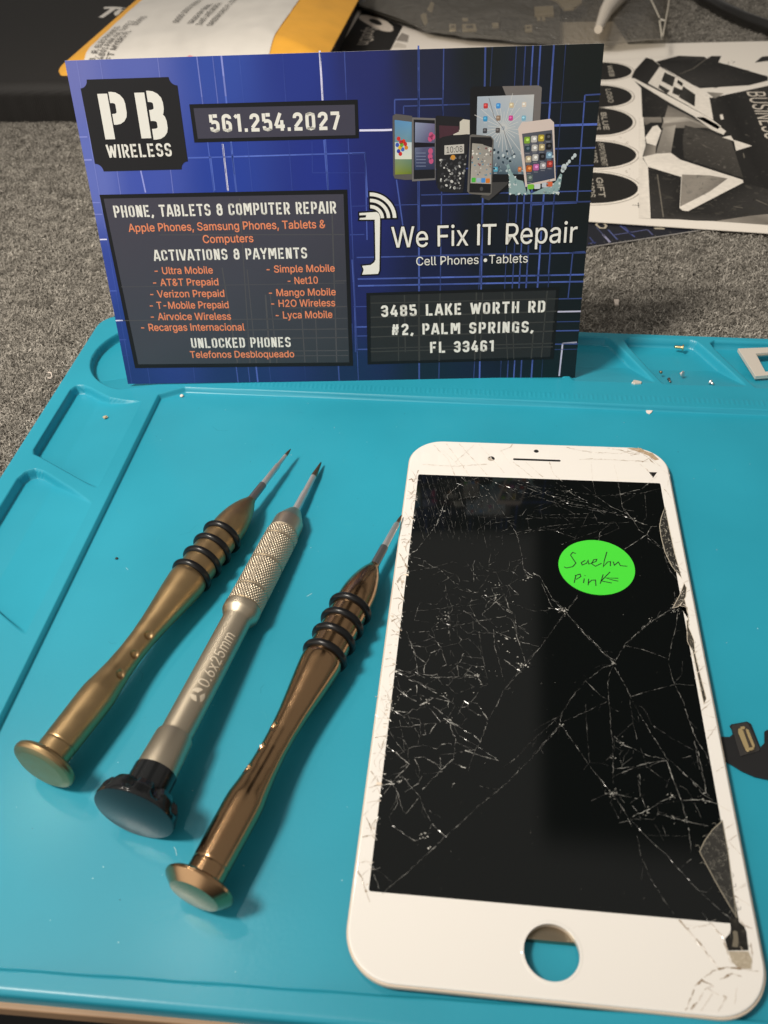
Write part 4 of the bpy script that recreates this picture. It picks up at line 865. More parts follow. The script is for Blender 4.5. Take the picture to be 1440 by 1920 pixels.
# cracks: thin broken facets of glass, each tilted its own way
class Crack:
    def __init__(s): s.v = []; s.f = []; s.c = []
    def line(s, pts_, w=.09, br=.5, jag=.12, gap=.05, taper=True, twigs=True):
        out = []
        for p, q in zip(pts_, pts_[1:]):
            d = math.hypot(q[0]-p[0], q[1]-p[1]); n = max(1, int(d / .55))
            out += [(p[0] + (q[0]-p[0])*i/n, p[1] + (q[1]-p[1])*i/n) for i in range(n)]
        out.append(pts_[-1]); N = len(out)
        out = [(x + random.gauss(0, jag*.5), y + random.gauss(0, jag*.5)) if 0 < i < N-1 else (x, y) for i, (x, y) in enumerate(out)]
        ph_ = random.uniform(0, 50)
        if twigs and N > 6:                       # finer branches leaving the main crack
            for _ in range(int(N / 22) + random.choice((0, 0, 1))):
                i = random.randrange(1, N - 1); p, q = out[i - 1], out[i + 1]; a = math.atan2(q[1]-p[1], q[0]-p[0]) + random.choice((-1, 1))*random.uniform(.3, 1.1)
                L_ = random.uniform(.8, 4.2); x, y = out[i]; a2 = a + random.gauss(0, .35)
                m_ = (x + L_*.5*math.cos(a), y + L_*.5*math.sin(a)); e_ = (m_[0] + L_*.5*math.cos(a2), m_[1] + L_*.5*math.sin(a2))
                if lx0 < e_[0] < lx1 and ly0 < e_[1] < ly1: s.line([(x, y), m_, e_], w*.6, br*random.uniform(.35, .8), jag*.7, gap, twigs=False)
        for i in range(N - 1):
            if random.random() < gap: continue
            p, q = out[i], out[i+1]; d = math.hypot(q[0]-p[0], q[1]-p[1]) or 1e-6; nx_, ny_ = -(q[1]-p[1])/d, (q[0]-p[0])/d
            lo = .35 + .9*abs(noise.noise(Vector((ph_ + i*.33, 1.3, 0))))*1.8
            w1 = w*lo*random.uniform(.6, 1.3); 
            b = len(s.v); za, zb_ = .02 + random.uniform(0, .06), .02 + random.uniform(0, .06)
            s.v += [(p[0] + nx_*w1/2, p[1] + ny_*w1/2, za), (p[0] - nx_*w1/2, p[1] - ny_*w1/2, zb_), (q[0] - nx_*w1/2, q[1] - ny_*w1/2, zb_), (q[0] + nx_*w1/2, q[1] + ny_*w1/2, za)]
            on = lx0 < p[0] < lx1 and ly0 < p[1] < ly1
            g_ = br * lo * random.uniform(.45, 1.25)
            cc = (g_*.95, g_*.94, g_*.88) if on else tuple((1 - min(1, br*lo*.8)) * a + min(1, br*lo*.8) * b_ for a, b_ in zip((.83, .78, .72), (.30, .225, .15)))
            s.c += [cc]*4; s.f.append((b, b+1, b+2, b+3))
    def fleck(s, x, y, r_, br):
        b = len(s.v); n = random.choice((3, 4, 5)); a0 = random.uniform(0, 6)
        on = lx0 < x < lx1 and ly0 < y < ly1
        for i in range(n):
            a = a0 + 2*math.pi*i/n; rr = r_*random.uniform(.4, 1.2); s.v.append((x + rr*math.cos(a), y + rr*math.sin(a)*.7, .02 + random.uniform(0, .12*min(1, r_*2))))
        s.c += [(br, br*.98, br*.9) if on else (.55*br + .3, .47*br + .26, .38*br + .22)]*n; s.f.append(tuple(range(b, b+n)))
    def star(s, x, y, n, r_, br):
        for _ in range(n):
            a = random.uniform(0, 6.28); d = r_*random.random()**1.5; s.fleck(x + d*math.cos(a), y + d*math.sin(a), random.uniform(.06, .28), br*random.uniform(.3, 1))
ck = Crack()
LN = lambda pts_, w=.10, br=.30, **k: ck.line(pts_, w*.8, br*.72, **k)
# upper part
LN([(-30.23,75.52),(-23.96,66.82),(-17.7,58.58),(-14.87,55.98),(-11.13,49.03),(-7.55,41.53),(-5.82,37.51),(-4.72,30.4),(-4.2,25.06),(-3.13,22.14)], .13, .34)
LN([(-11.48,75.48),(-9.52,70.56),(-7.62,66.74),(-4.53,61.19),(-0.88,60.0)], .1, .3)
for pts_ in ([(-34.23,60.0),(-31.54,53.19),(-27.37,40.31),(-25.72,34.22)], [(-32.05,60.12),(-28.51,48.88),(-24.02,34.74)], [(-28.62,60.31),(-25.5,49.06),(-22.49,36.46)], [(-23.66,60.59),(-21.01,49.32),(-18.39,35.09)], [(-20.85,60.28),(-18.31,49.48),(-16.34,43.53),(-13.74,32.18)], [(-33.04,56.78),(-29.83,46.16),(-27.74,36.96)], [(-30.49,60.21),(-26.98,48.53),(-23.68,37.21)], [(-26.14,60.45),(-23.06,48.32),(-20.5,37.41)], [(-34.15,51.23),(-31.73,43.45),(-29.03,34.42)], [(-34.46,47.64),(-32.36,40.01),(-30.76,34.31)]): LN(pts_, .085, .16)
LN([(-21.08,58.39),(-25.65,51.72),(-26.3,47.25),(-27.66,40.3),(-29.95,35.18),(-32.45,30.19),(-34.57,28.08)], .16, .5, gap=.3); LN([(-21.78,60.23),(-20.47,58.43),(-18.64,59.0),(-16.83,60.5)], .2, .5)
LN([(-34.57,28.08),(-31.07,27.13),(-27.49,24.28),(-22.57,26.52),(-21.43,26.21)], .1, .25); LN([(-34.6,28.47),(-33.2,25.44),(-27.44,23.53),(-25.77,23.64),(-23.38,20.79),(-21.66,19.42),(-17.73,16.77),(-13.91,15.6),(-11.2,13.65),(-6.94,10.47)], .13, .45, gap=.4)
LN([(-4.2,25.06),(-2.03,22.96),(-0.39,23.44),(0.38,21.64),(2.65,16.02),(5.14,12.0),(6.18,12.07)], .13, .35); LN([(1.75,12.45),(5.15,12.34)], .2, .5)
LN([(6.17,11.73),(7.85,14.26),(9.05,17.16)], .11, .3); LN([(5.88,11.02),(2.32,5.07),(-0.35,0.33),(-4.43,-4.99),(-8.86,-12.55)], .09, .2)
LN([(6.14,11.04),(9.98,5.61),(15.95,-2.25),(16.35,-3.45)], .12, .3); LN([(16.37,-3.14),(19.28,2.08),(23.65,1.13),(28.8,-0.99)], .12, .27); LN([(19.03,2.06),(25.51,9.36),(29.41,12.32),(32.93,16.0),(35.06,20.36)], .13, .3)
for pts_ in ([(-6.99,60.59),(7.83,51.03),(16.48,48.93),(25.42,45.64)], [(-9.41,57.21),(4.88,50.85),(19.26,47.39),(25.42,45.64)], [(-0.96,55.41),(9.6,51.13),(18.72,47.78)], [(-14.97,60.14),(-5.78,54.68),(4.88,50.85),(14.23,50.1)], [(-5.77,58.34),(1.41,54.2),(10.82,52.08),(17.74,50.31),(25.42,45.64)], [(5.17,59.42),(9.77,54.68),(15.43,50.6),(22.12,47.13)], [(-4.54,59.79),(5.0,54.41),(13.78,52.26)]): LN(pts_, .12, .22, gap=.3)
LN([(-5.77,58.34),(-0.93,57.23),(8.04,55.93),(16.28,54.62)], .1, .3, gap=.3); LN([(16.25,54.17),(20.04,50.01),(23.89,47.66),(25.38,45.22),(29.68,42.99),(31.38,43.1)], .14, .35)
LN([(25.38,45.22),(26.68,41.16),(28.24,40.04)], .14, .35); LN([(29.96,43.01),(28.2,39.63),(24.52,36.2),(22.11,34.07)], .14, .45); LN([(28.24,40.04),(30.17,37.35),(32.57,34.35)], .08, .2)
LN([(15.81,75.89),(15.52,61.39),(16.01,55.05)], .1, .3); LN([(22.09,68.37),(22.54,62.72),(22.83,55.44),(22.96,50.18),(24.88,46.03)], .1, .35); LN([(22.83,55.44),(28.96,58.04),(33.74,63.81)], .14, .4); LN([(16.84,54.21),(19.85,55.09),(22.83,55.44),(28.78,56.24),(34.32,58.62)], .09, .22)
for pts_ in ([(-7.56,44.91),(4.72,46.08),(13.46,47.04)], [(-13.94,41.14),(-6.97,43.25),(0.03,44.52),(16.25,45.51)], [(-5.82,37.51),(-1.22,39.43),(7.4,40.79),(14.93,42.91),(24.15,44.31)], [(4.88,34.16),(10.07,37.29),(15.91,40.5),(19.51,43.19)], [(-11.54,36.33),(-4.67,38.81),(2.26,41.3),(10.36,43.05)]): LN(pts_, .09, .22, gap=.3)
LN([(15.66,36.83),(16.14,39.69),(18.97,43.58)], .09, .3); LN([(-24.12,19.26),(-23.57,14.22),(-22.47,8.7),(-21.49,-5.01)], .1, .22, gap=.3); LN([(-36.78,21.4),(-32.42,22.82),(-26.37,24.36)], .09, .25)
LN([(-34.46,8.55),(-23.37,10.71),(-14.38,12.73),(-9.07,13.8),(-1.68,11.18),(3.58,12.23)], .08, .16); LN([(-32.82,2.22),(-27.64,2.93),(-22.51,4.62),(-16.32,6.74),(-6.94,9.78)], .12, .3, gap=.25); LN([(-22.84,10.75),(-22.37,1.98)], .22, .45, gap=.4)
LN([(-17.55,11.81),(-15.26,6.48),(-12.16,8.05)], .16, .3, gap=.3); LN([(-11.58,4.74),(-11.24,-0.46),(-10.44,-3.57),(-8.87,-10.18)], .14, .35, gap=.2); LN([(-11.05,4.11),(-6.42,1.83),(-0.85,0.3)], .14, .55, gap=.2); LN([(-8.92,-4.08),(-6.92,-5.79),(-4.94,-7.48)], .14, .5); LN([(-6.93,8.42),(-5.9,2.51),(-4.9,-0.64),(-3.93,-4.95)], .12, .4)
LN([(-32.59,2.57),(-30.91,-1.89),(-29.93,-4.37)], .14, .45); LN([(-33.87,-8.72),(-26.67,-10.62),(-19.75,-9.8),(-15.31,-8.86),(-13.75,-11.74)], .14, .4, gap=.2); LN([(-19.98,-4.89),(-19.5,-9.78)], .14, .35); LN([(-19.9,-6.44),(-15.31,-8.86)], .12, .22); LN([(-11.2,13.65),(-9.04,11.01),(-6.41,9.82),(-5.9,2.51)], .13, .35, gap=.2)
LN([(-15.87,27.35),(-14.68,24.37),(-11.41,27.64),(-11.76,32.3)], .1, .22, gap=.3); LN([(-19.22,27.13),(-15.67,20.56),(-10.12,13.02)], .1, .25, gap=.4); LN([(-4.72,30.4),(-7.49,20.38),(-9.06,13.1)], .07, .12)
for n_, (x, y), r_, b_ in ((26, [(-11.23,15.78)][0], 6, .7), (20, [(-8.46,2.33)][0], 4.5, .8), (18, [(-24.24,7.2)][0], 3, .6), (16, [(-26.99,43.74)][0], 4, .5), (14, [(8.02,55.48)][0], 4, .5), (18, [(-3.13,22.88)][0], 2.0, .7), (14, [(5.14,12.0)][0], 1.4, .6), (24, [(-14.8,-9.43)][0], 5, .6), (16, [(-17.8,52.18)][0], 5, .35), (12, [(25.7,45.66)][0], 1.6, .6), (14, [(-4.93,-5.03)][0], 2.5, .7)): ck.star(x, y, n_, r_, b_)
for i in range(15):
    a = i/14; x0_, y0_ = lx0 + 1 + 19*a, ly1 - .2; LN([(x0_, y0_), (x0_ + 1.6 + a*1.5, y0_ - 7 - 3*a), (x0_ + 1.5 + 3*a, y0_ - 15 - 5*a), (x0_ + .5 + 4*a, y0_ - 22 - 9*a*random.random())], .07, .13, gap=.25)
from mathutils.geometry import delaunay_2d_cdt
def web(n, cx, cy, sx, sy, box_, rot, keep, w, br):
    '''a connected net of fracture cells round a blow'''
    c_, s_ = math.cos(rot), math.sin(rot); P = []
    for _ in range(n):
        a, b_ = random.gauss(0, sx), random.gauss(0, sy); P.append(Vector((cx + a*c_ - b_*s_, cy + a*s_ + b_*c_)))
    vs, es, fs, *_ = delaunay_2d_cdt(P, [], [], 0, 1e-6)
    cen = []; adj = {}
    for k_, t in enumerate(fs):
        (ax, ay), (bx, by), (qx, qy) = (vs[i] for i in t); d = 2*(ax*(by-qy) + bx*(qy-ay) + qx*(ay-by)) or 1e-9
        ux = ((ax*ax+ay*ay)*(by-qy) + (bx*bx+by*by)*(qy-ay) + (qx*qx+qy*qy)*(ay-by))/d; uy = ((ax*ax+ay*ay)*(qx-bx) + (bx*bx+by*by)*(ax-qx) + (qx*qx+qy*qy)*(bx-ax))/d
        cen.append((ux, uy))
        for i in range(3): adj.setdefault(frozenset((t[i], t[(i+1) % 3])), []).append(k_)
    for e_ in adj.values():
        if len(e_) < 2 or random.random() > keep: continue
        p, q = cen[e_[0]], cen[e_[1]]
        if not all(box_[0] < x < box_[1] and box_[2] < y < box_[3] for x, y in (p, q)) or math.dist(p, q) > 16: continue
        m_ = ((p[0]+q[0])/2 + random.gauss(0, .15), (p[1]+q[1])/2 + random.gauss(0, .15))
        ck.line([p, m_, q], w*random.uniform(.6, 1.5), br*random.choice((.25, .35, .45, .65, 1.3)), jag=.08, gap=.06, twigs=False)
web(95, lx0 + 8, -16, 6.5, 16, (lx0, lx0 + 26, -48, 30), -.25, .72, .10, .26)
web(60, lx0 + 17, 14, 6, 12, (lx0 + 3, lx0 + 32, -12, 40), -.5, .66, .09, .20)
web(40, 20, -30, 8, 9, (4, lx1 - 1, -48, -8), .2, .6, .08, .18)
web(46, 6, 48, 18, 5.5, (lx0 + 4, lx1 - 3, 34, ly1), -.12, .55, .08, .2)
# right side
for pts_, w, b_ in (([(-1.74,23.93),(-0.1,22.9)], .2, .4), ([(0.26,20.69),(2.49,13.27),(5.6,11.39),(6.37,10.93),(8.89,6.51),(13.15,0.92),(15.89,-2.68),(16.19,-3.59)], .12, .3), ([(2.55,15.4),(4.11,13.91),(6.01,11.68)], .13, .35), ([(6.01,11.68),(7.28,13.6),(9.01,16.38)], .1, .3), ([(5.16,10.32),(2.24,5.04),(-0.58,-0.08),(-2.14,-2.11)], .08, .18),
        ([(16.19,-3.59),(13.88,-4.69),(9.57,-8.67),(6.03,-13.82),(3.69,-18.3),(3.41,-20.83)], .1, .25), ([(21.01,4.4),(25.25,8.68),(27.41,10.86),(31.68,14.25),(33.53,16.47)], .13, .3), ([(28.97,-1.48),(30.35,3.62),(31.93,8.65),(32.85,12.78)], .12, .27), ([(28.94,-1.72),(29.1,-6.3),(29.42,-8.07),(34.25,-8.15)], .12, .27), ([(29.42,-8.07),(31.42,-5.22),(32.1,-1.48)], .06, .14),
        ([(29.39,-8.3),(19.46,-12.14)], .11, .25), ([(16.15,-4.06),(15.04,-6.44),(14.4,-10.1),(14.46,-14.04),(14.38,-17.47),(14.34,-22.44),(14.28,-27.62),(13.76,-34.14)], .1, .24), ([(16.48,-4.5),(18.31,-8.91),(19.39,-12.8),(21.07,-17.37),(22.74,-21.37),(25.73,-27.86)], .12, .27), ([(18.99,-13.26),(19.19,-18.77),(19.62,-23.23)], .1, .2), ([(19.15,-19.18),(15.32,-23.17)], .1, .25),
        ([(9.57,-8.67),(12.27,-12.03),(13.97,-13.43)], .13, .33), ([(13.92,-14.08),(8.35,-17.51),(3.79,-20.18)], .09, .2), ([(3.41,-20.83),(1.03,-23.9),(-2.55,-28.58)], .09, .2), ([(3.5,-18.52),(-0.31,-21.12),(-2.47,-22.95)], .08, .18), ([(3.59,-20.82),(5.87,-24.72),(9.31,-30.73),(13.25,-36.39)], .12, .3),
        ([(29.54,-8.51),(30.76,-12.79),(31.24,-16.99),(32.22,-22.23),(33.73,-25.67),(34.26,-28.7)], .14, .36), ([(31.81,-22.66),(31.75,-27.76),(32.4,-32.24),(32.23,-34.46)], .11, .27), ([(15.25,-23.98),(17.22,-25.02),(21.45,-27.04),(25.41,-27.69)], .14, .36), ([(14.37,-30.7),(17.78,-30.04),(21.26,-28.8),(25.39,-27.89)], .13, .34), ([(25.36,-28.08),(26.16,-32.38),(26.95,-36.34)], .14, .4),
        ([(26.06,-27.84),(29.53,-31.73),(31.79,-34.13),(32.88,-35.49)], .12, .3), ([(18.94,-31.84),(18.96,-36.64)], .11, .25), ([(32.05,33.65),(32.59,27.89),(34.45,23.54)], .09, .3), ([(28.42,38.51),(32.13,34.24),(34.56,27.46),(35.99,23.09)], .09, .25)): LN(pts_, w, b_)
for (x, y), n_, r_ in zip([(5.61,11.65),(16.13,-3.36),(3.41,-20.83),(26.58,10.29),(16.26,-24.3),(14.25,-28.01),(32.79,13.8),(13.25,-36.39)], (16, 10, 10, 8, 14, 8, 24, 14), (1.6, .7, .8, 1.2, 2, 1, 2.5, 1.6)): ck.star(x, y, n_, r_, .5)
# lower right
for pts_, w, b_ in (([(13.27,-36.19),(14.71,-38.6),(16.08,-41.32),(19.48,-45.5),(22.56,-48.56),(24.94,-51.58),(27.5,-54.81),(30.84,-58.16),(32.85,-60.05)], .12, .24), ([(13.24,-36.56),(15.19,-36.76),(18.41,-37.22)], .12, .3), ([(25.37,-28.07),(26.18,-32.17),(27.16,-37.21),(27.6,-41.05),(27.75,-44.45),(27.44,-47.81)], .12, .3), ([(19.3,-31.61),(19.05,-35.71),(19.7,-38.9)], .12, .33), ([(17.05,-41.24),(20.11,-39.58),(22.92,-37.56),(26.37,-35.83)], .16, .45),
        ([(27.53,-36.82),(31.47,-36.31),(34.84,-37.28),(36.53,-38.55)], .16, .45), ([(21.98,-40.12),(24.77,-40.76),(27.55,-41.4),(32.18,-42.04)], .15, .42), ([(16.05,-41.67),(17.58,-45.66),(17.84,-49.29),(19.22,-53.66),(21.67,-58.37),(23.38,-61.19),(25.11,-63.36),(27.26,-66.28),(29.16,-68.59)], .08, .18), ([(27.52,-58.75),(29.18,-61.26),(31.09,-63.68),(31.76,-68.08)], .09, .2),
        ([(19.22,-45.01),(27.75,-44.45)], .08, .2), ([(22.66,-42.5),(23.01,-44.86)], .09, .22), ([(24.98,-51.26),(27.41,-49.11)], .09, .2), ([(31.96,-24.02),(32.49,-31.65),(32.37,-34.61),(31.66,-35.03)], .15, .45), ([(29.65,-32.07),(31.66,-35.03),(33.39,-36.33)], .12, .35), ([(14.23,-32.4),(19.15,-29.72),(22.64,-28.48)], .13, .3), ([(23.59,-61.76),(26.49,-61.79),(29.18,-61.26)], .08, .25)): LN(pts_, w, b_)
for (x, y), n_, r_ in zip([(13.91,-36.32),(20.07,-39.93),(25.38,-35.91),(31.47,-36.31),(25.1,-40.74),(27.28,-41.07)], (14, 10, 12, 16, 12, 8), (1.6, 1.6, 1.4, 1.6, 1.6, 1)): ck.star(x, y, n_, r_, .5)
# lower left
for pts_, w, b_ in (([(-33.68,-9.07),(-29.26,-9.23),(-25.22,-10.13),(-19.3,-10.17),(-15.4,-9.4)], .13, .33), ([(-19.86,-6.58),(-19.32,-9.69)], .14, .3), ([(-33.65,-9.31),(-29.47,-11.65),(-26.58,-13.32),(-24.14,-14.77),(-21.34,-16.18),(-21.39,-18.9)], .17, .5), ([(-34.1,-12.95),(-33.18,-14.29),(-30.24,-16.4),(-28.62,-17.19)], .2, .6), ([(-27.77,-18.27),(-26.3,-17.24),(-24.84,-15.98)], .35, .6), ([(-24.69,-18.25),(-21.48,-20.7),(-20.47,-21.94),(-20.56,-23.7),(-19.32,-26.17),(-19.44,-31.19)], .14, .36),
        ([(-22.21,-21.2),(-19.88,-22.33),(-17.56,-23.89),(-15.28,-25.0),(-13.94,-26.59)], .2, .65), ([(-19.21,-20.52),(-17.87,-16.37),(-14.79,-16.81),(-12.41,-20.87),(-12.74,-22.65),(-13.94,-26.59),(-14.81,-28.34),(-15.64,-30.88),(-16.26,-33.77)], .14, .4), ([(-19.77,-32.03),(-17.92,-32.7),(-16.27,-33.37)], .16, .5), ([(-18.06,-29.43),(-16.99,-28.93),(-14.8,-28.55)], .16, .5), ([(-19.28,-27.02),(-14.8,-28.76)], .08, .2), ([(-12.41,-20.87),(-10.22,-16.23),(-9.1,-12.93),(-4.04,-5.41),(-0.38,0.33)], .11, .28),
        ([(-35.14,-18.15),(-33.37,-20.28),(-30.3,-20.27)], .18, .5), ([(-32.02,-22.4),(-30.9,-26.24),(-30.22,-29.57)], .1, .3), ([(-30.24,-20.93),(-28.02,-24.72),(-27.14,-26.37)], .11, .35), ([(-34.72,-23.94),(-32.23,-28.05),(-30.15,-30.4)], .14, .4), ([(-34.37,-29.06),(-31.58,-30.93),(-28.8,-33.17),(-31.72,-37.02)], .17, .5), ([(-28.77,-33.57),(-31.07,-36.17),(-33.81,-41.09),(-37.19,-45.53)], .12, .35),
        ([(-27.81,-31.87),(-26.53,-34.2),(-26.55,-36.2),(-27.43,-34.27)], .14, .4), ([(-27.84,-31.46),(-25.65,-31.28),(-23.0,-32.7),(-22.2,-33.85)], .15, .45), ([(-19.44,-31.19),(-20.83,-32.53),(-23.51,-35.95),(-25.78,-39.27)], .15, .45), ([(-22.37,-31.02),(-22.2,-33.85)], .11, .3), ([(-30.0,-36.08),(-28.39,-37.93),(-26.04,-40.45),(-24.77,-43.37),(-23.18,-46.19),(-19.93,-48.8)], .13, .36),
        ([(-32.43,-37.08),(-30.7,-40.06),(-29.29,-43.75),(-28.53,-44.43),(-26.37,-40.86)], .15, .4), ([(-31.06,-40.09),(-30.48,-42.34),(-31.93,-45.46),(-31.05,-47.22),(-28.48,-48.82),(-26.32,-50.06),(-24.0,-49.15),(-23.18,-46.19)], .12, .32), ([(-35.03,-36.5),(-32.0,-37.83)], .16, .5), ([(3.7,-18.29),(0.25,-22.06),(-3.87,-26.63),(-6.06,-29.7),(-8.93,-32.37)], .08, .17), ([(3.6,-20.93),(-3.18,-29.88),(-8.54,-36.29),(-14.04,-41.72),(-18.99,-47.29),(-23.13,-51.89),(-27.44,-56.72),(-31.63,-61.05)], .13, .22),
        ([(-19.8,-38.39),(-18.99,-36.76)], .14, .35), ([(-36.88,-16.44),(-35.28,-20.43),(-36.98,-25.85),(-34.46,-28.23),(-36.49,-33.39),(-34.31,-36.44)], .1, .5), ([(-37.48,-21.5),(-34.62,-23.05)], .1, .5), ([(-36.28,-58.16),(-34.2,-55.95),(-36.08,-54.4)], .12, .6), ([(-34.16,-56.29),(-32.39,-60.14)], .1, .25), ([(-34.2,-55.95),(-29.91,-58.6)], .08, .2), ([(-31.67,0.12),(-30.14,-3.35),(-28.87,-9.2)], .12, .35)): LN(pts_, w, b_)
for (x, y), n_, r_ in zip([(-31.49,-15.57),(-26.3,-17.24),(-20.68,-21.52),(-33.84,-19.41),(-30.6,-37.32),(-24.68,-49.21),(-23.51,-51.23),(-15.02,-9.13),(-4.43,-4.95),(-35.72,-16.35),(-22.55,-15.35)], (18, 14, 12, 20, 16, 10, 8, 12, 14, 22, 10), (2.2, 1.2, 1.1, 2.2, 2, 1, .9, 1.4, 1.6, 2.4, 1.4)): ck.star(x, y, n_, r_, .7)
# cracks in the white border
for pts_, b_ in (([(23.56,-60.99),(24.76,-62.56),(26.83,-65.04),(28.87,-68.06),(29.24,-68.87)], .7), ([(29.23,-61.0),(30.8,-63.17),(31.75,-67.92)], .6), ([(24.63,-62.58),(28.67,-61.31)], .35), ([(22.51,-76.28),(24.9,-72.25),(26.2,-70.95),(28.16,-69.45),(30.79,-68.49),(33.74,-68.58),(36.17,-68.71)], .8), ([(25.93,-71.09),(28.01,-71.96),(26.73,-72.31),(23.51,-76.07)], .6), ([(27.57,-73.16),(25.18,-76.14)], .4), ([(26.96,-72.41),(28.07,-73.12),(29.92,-73.64),(28.11,-75.86)], .45), ([(31.93,-71.83),(30.99,-74.46)], .4), ([(29.2,-70.67),(31.58,-69.62),(33.02,-69.84)], .7), ([(34.34,-59.64),(35.12,-60.99),(36.44,-61.38)], .5), ([(35.71,-63.98),(35.58,-65.98),(34.97,-68.59)], .5),
        ([(-23.96,66.82),(-18.55,75.11)], .2), ([(-34.01,65.3),(-23.86,64.88),(-14.49,66.37)], .3), ([(-26.96,75.18),(-22.02,65.95),(-19.32,60.84)], .3), ([(-23.08,75.38),(-14.39,61.58)], .25), ([(-30.81,74.47),(-25.9,67.7),(-23.68,61.06)], .3), ([(-17.27,75.69),(-9.46,62.81)], .22), ([(-6.99,67.75),(-1.47,61.37)], .3), ([(-3.25,67.95),(1.58,61.54)], .3), ([(3.61,68.32),(4.67,62.65),(7.0,59.98)], .4), ([(-10.81,72.48),(-7.64,74.66),(-7.0,76.22)], .35),
        ([(8.86,75.33),(15.66,73.39),(24.35,73.36),(30.14,75.65)], .4), ([(11.72,69.74),(15.47,70.43),(21.63,70.27),(29.59,70.22),(31.99,69.87)], .45), ([(20.8,75.65),(25.1,74.88),(26.83,73.49),(30.61,74.18),(33.72,69.0)], .7), ([(30.16,69.77),(32.82,71.85),(35.38,67.66)], .6), ([(26.39,75.45),(27.36,72.53),(31.54,74.23)], .5), ([(34.94,58.84),(36.74,54.49)], .5), ([(29.45,68.77),(32.09,65.12),(32.48,63.27)], .25), ([(35.82,66.27),(37.4,64.48),(36.23,59.82)], .35)): ck.line(pts_, .27, b_*1.3, jag=.16, gap=.06, twigs=False)
y = 63.0                                           # curved shards all along the left border
while y > -58:
    dy = random.uniform(1.5, 5.5); b_ = random.uniform(.6, 1.2); w_ = random.uniform(.15, .28); xl = -36.9
    ck.line([(xl, y), (xl + .7, y - .2*dy), (lx0 - .4, y - .75*dy - .3), (lx0 + .5, y - dy - random.uniform(0, 1.5))] if random.random() < .6 else [(xl, y), (xl + 1.2, y + .4), (lx0 + .3, y + random.uniform(-.6, 1.2))], w_, b_, jag=.1, gap=.04, twigs=False)
    if random.random() < .45: ck.line([(lx0 + .2, y), (lx0 - 1.0, y - dy*.4), (lx0 - .9, y - dy*.8), (lx0 + .2, y - dy*1.1)], w_*.8, b_*.8, jag=.08, gap=.04, twigs=False)
    if random.random() < .35: ck.fleck(lx0 - random.uniform(.2, 2.2), y - dy*.5, random.uniform(.3, .7), random.uniform(.4, .9))
    y -= dy
for i in range(16):
    q = random.random(); y = 62 - q*118; x = -37.0 + random.uniform(.3, 1.2); x2 = lx0 + random.uniform(-.8, .6)
    ck.line([(x, y), ((x+x2)/2, y + random.uniform(-1.5, 2.5)), (x2, y + random.uniform(-3, 4))], random.uniform(.16, .36), random.uniform(.5, 1.1), gap=.1)
    if random.random() < .5: ck.fleck(x + 1.6, y, random.uniform(.3, .8), random.uniform(.5, 1))
for i in range(26):
    y = random.uniform(-58, 46); ck.line([(36.9, y), (34.6 + random.uniform(-.5, .8), y + random.uniform(-4, 3))], random.uniform(.1, .22), random.uniform(.3, .7), gap=.1, twigs=False)
for i in range(60):
    ck.fleck(lx0 + random.uniform(-.9, .6), random.uniform(-50, 58), random.uniform(.08, .35), random.uniform(.4, 1.0))
for i in range(90): ck.fleck(random.uniform(lx0, lx1), random.uniform(ly0, ly1), random.uniform(.03, .09), random.uniform(.2, .6))
obj('crack_network', ck.v, ck.f, M_crack, ph, cols=np.array(ck.c))
# places where the glass has gone
def patch(name, poly, c, z=.03, spk=0, cs=((.5, .48, .42),), sz=.3, edge=None, label=None):
    pr = Print(); pr.poly(poly, c, z)
    if edge: pr.ribbon(poly, edge[0], edge[1], z + .02, closed=True)
    xs_, ys_ = [p[0] for p in poly], [p[1] for p in poly]; n_ = 0
    def inside(x, y):
        r_ = False
        for (x0_, y0_), (x1_, y1_) in zip(poly, poly[1:] + poly[:1]):
            if (y0_ > y) != (y1_ > y) and x < (x1_-x0_)*(y-y0_)/(y1_-y0_) + x0_: r_ = not r_
        return r_
    while n_ < spk:
        x, y = random.uniform(min(xs_), max(xs_)), random.uniform(min(ys_), max(ys_))
        if inside(x, y):
            n_ += 1; a = random.uniform(0, 3.1); d = sz*random.uniform(.4, 1.4)
            pr.ribbon([(x, y), (x + d*math.cos(a), y + d*math.sin(a)), (x + d*math.cos(a) + d*.6*math.cos(a + 1.3), y + d*math.sin(a) + d*.6*math.sin(a + 1.3))], .07, random.choice(cs), z + .01)
    return pr.build(name, M_print, flat(0), ph, label=label) if label else pr.build(name, M_print, flat(0), ph)
patch('chipped_glass', [(34.45,50.87),(32.9,46.52),(32.12,43.14),(32.03,39.07),(32.37,33.56),(33.5,28.67),(35.38,24.71),(34.78,33.72),(34.57,41.65)], (.022, .021, .019), spk=150, cs=((.4, .37, .3), (.6, .57, .48), (.02, .02, .02)), sz=.5, edge=(.16, (.5, .45, .36)), label='sliver of crazed bare glass at the right edge')
patch('chipped_glass', [(34.61,-40.63),(32.39,-42.7),(30.44,-45.23),(29.18,-47.49),(30.05,-49.85),(31.53,-53.83),(33.02,-57.36),(34.02,-59.65),(34.17,-56.66),(34.6,-47.19)], (.032, .031, .028), spk=150, cs=((.12, .115, .10), (.07, .065, .06), (.2, .19, .16), (.012, .012, .012)), sz=.8, edge=(.17, (.30, .27, .21)), label='long dull chip at the lower right edge')
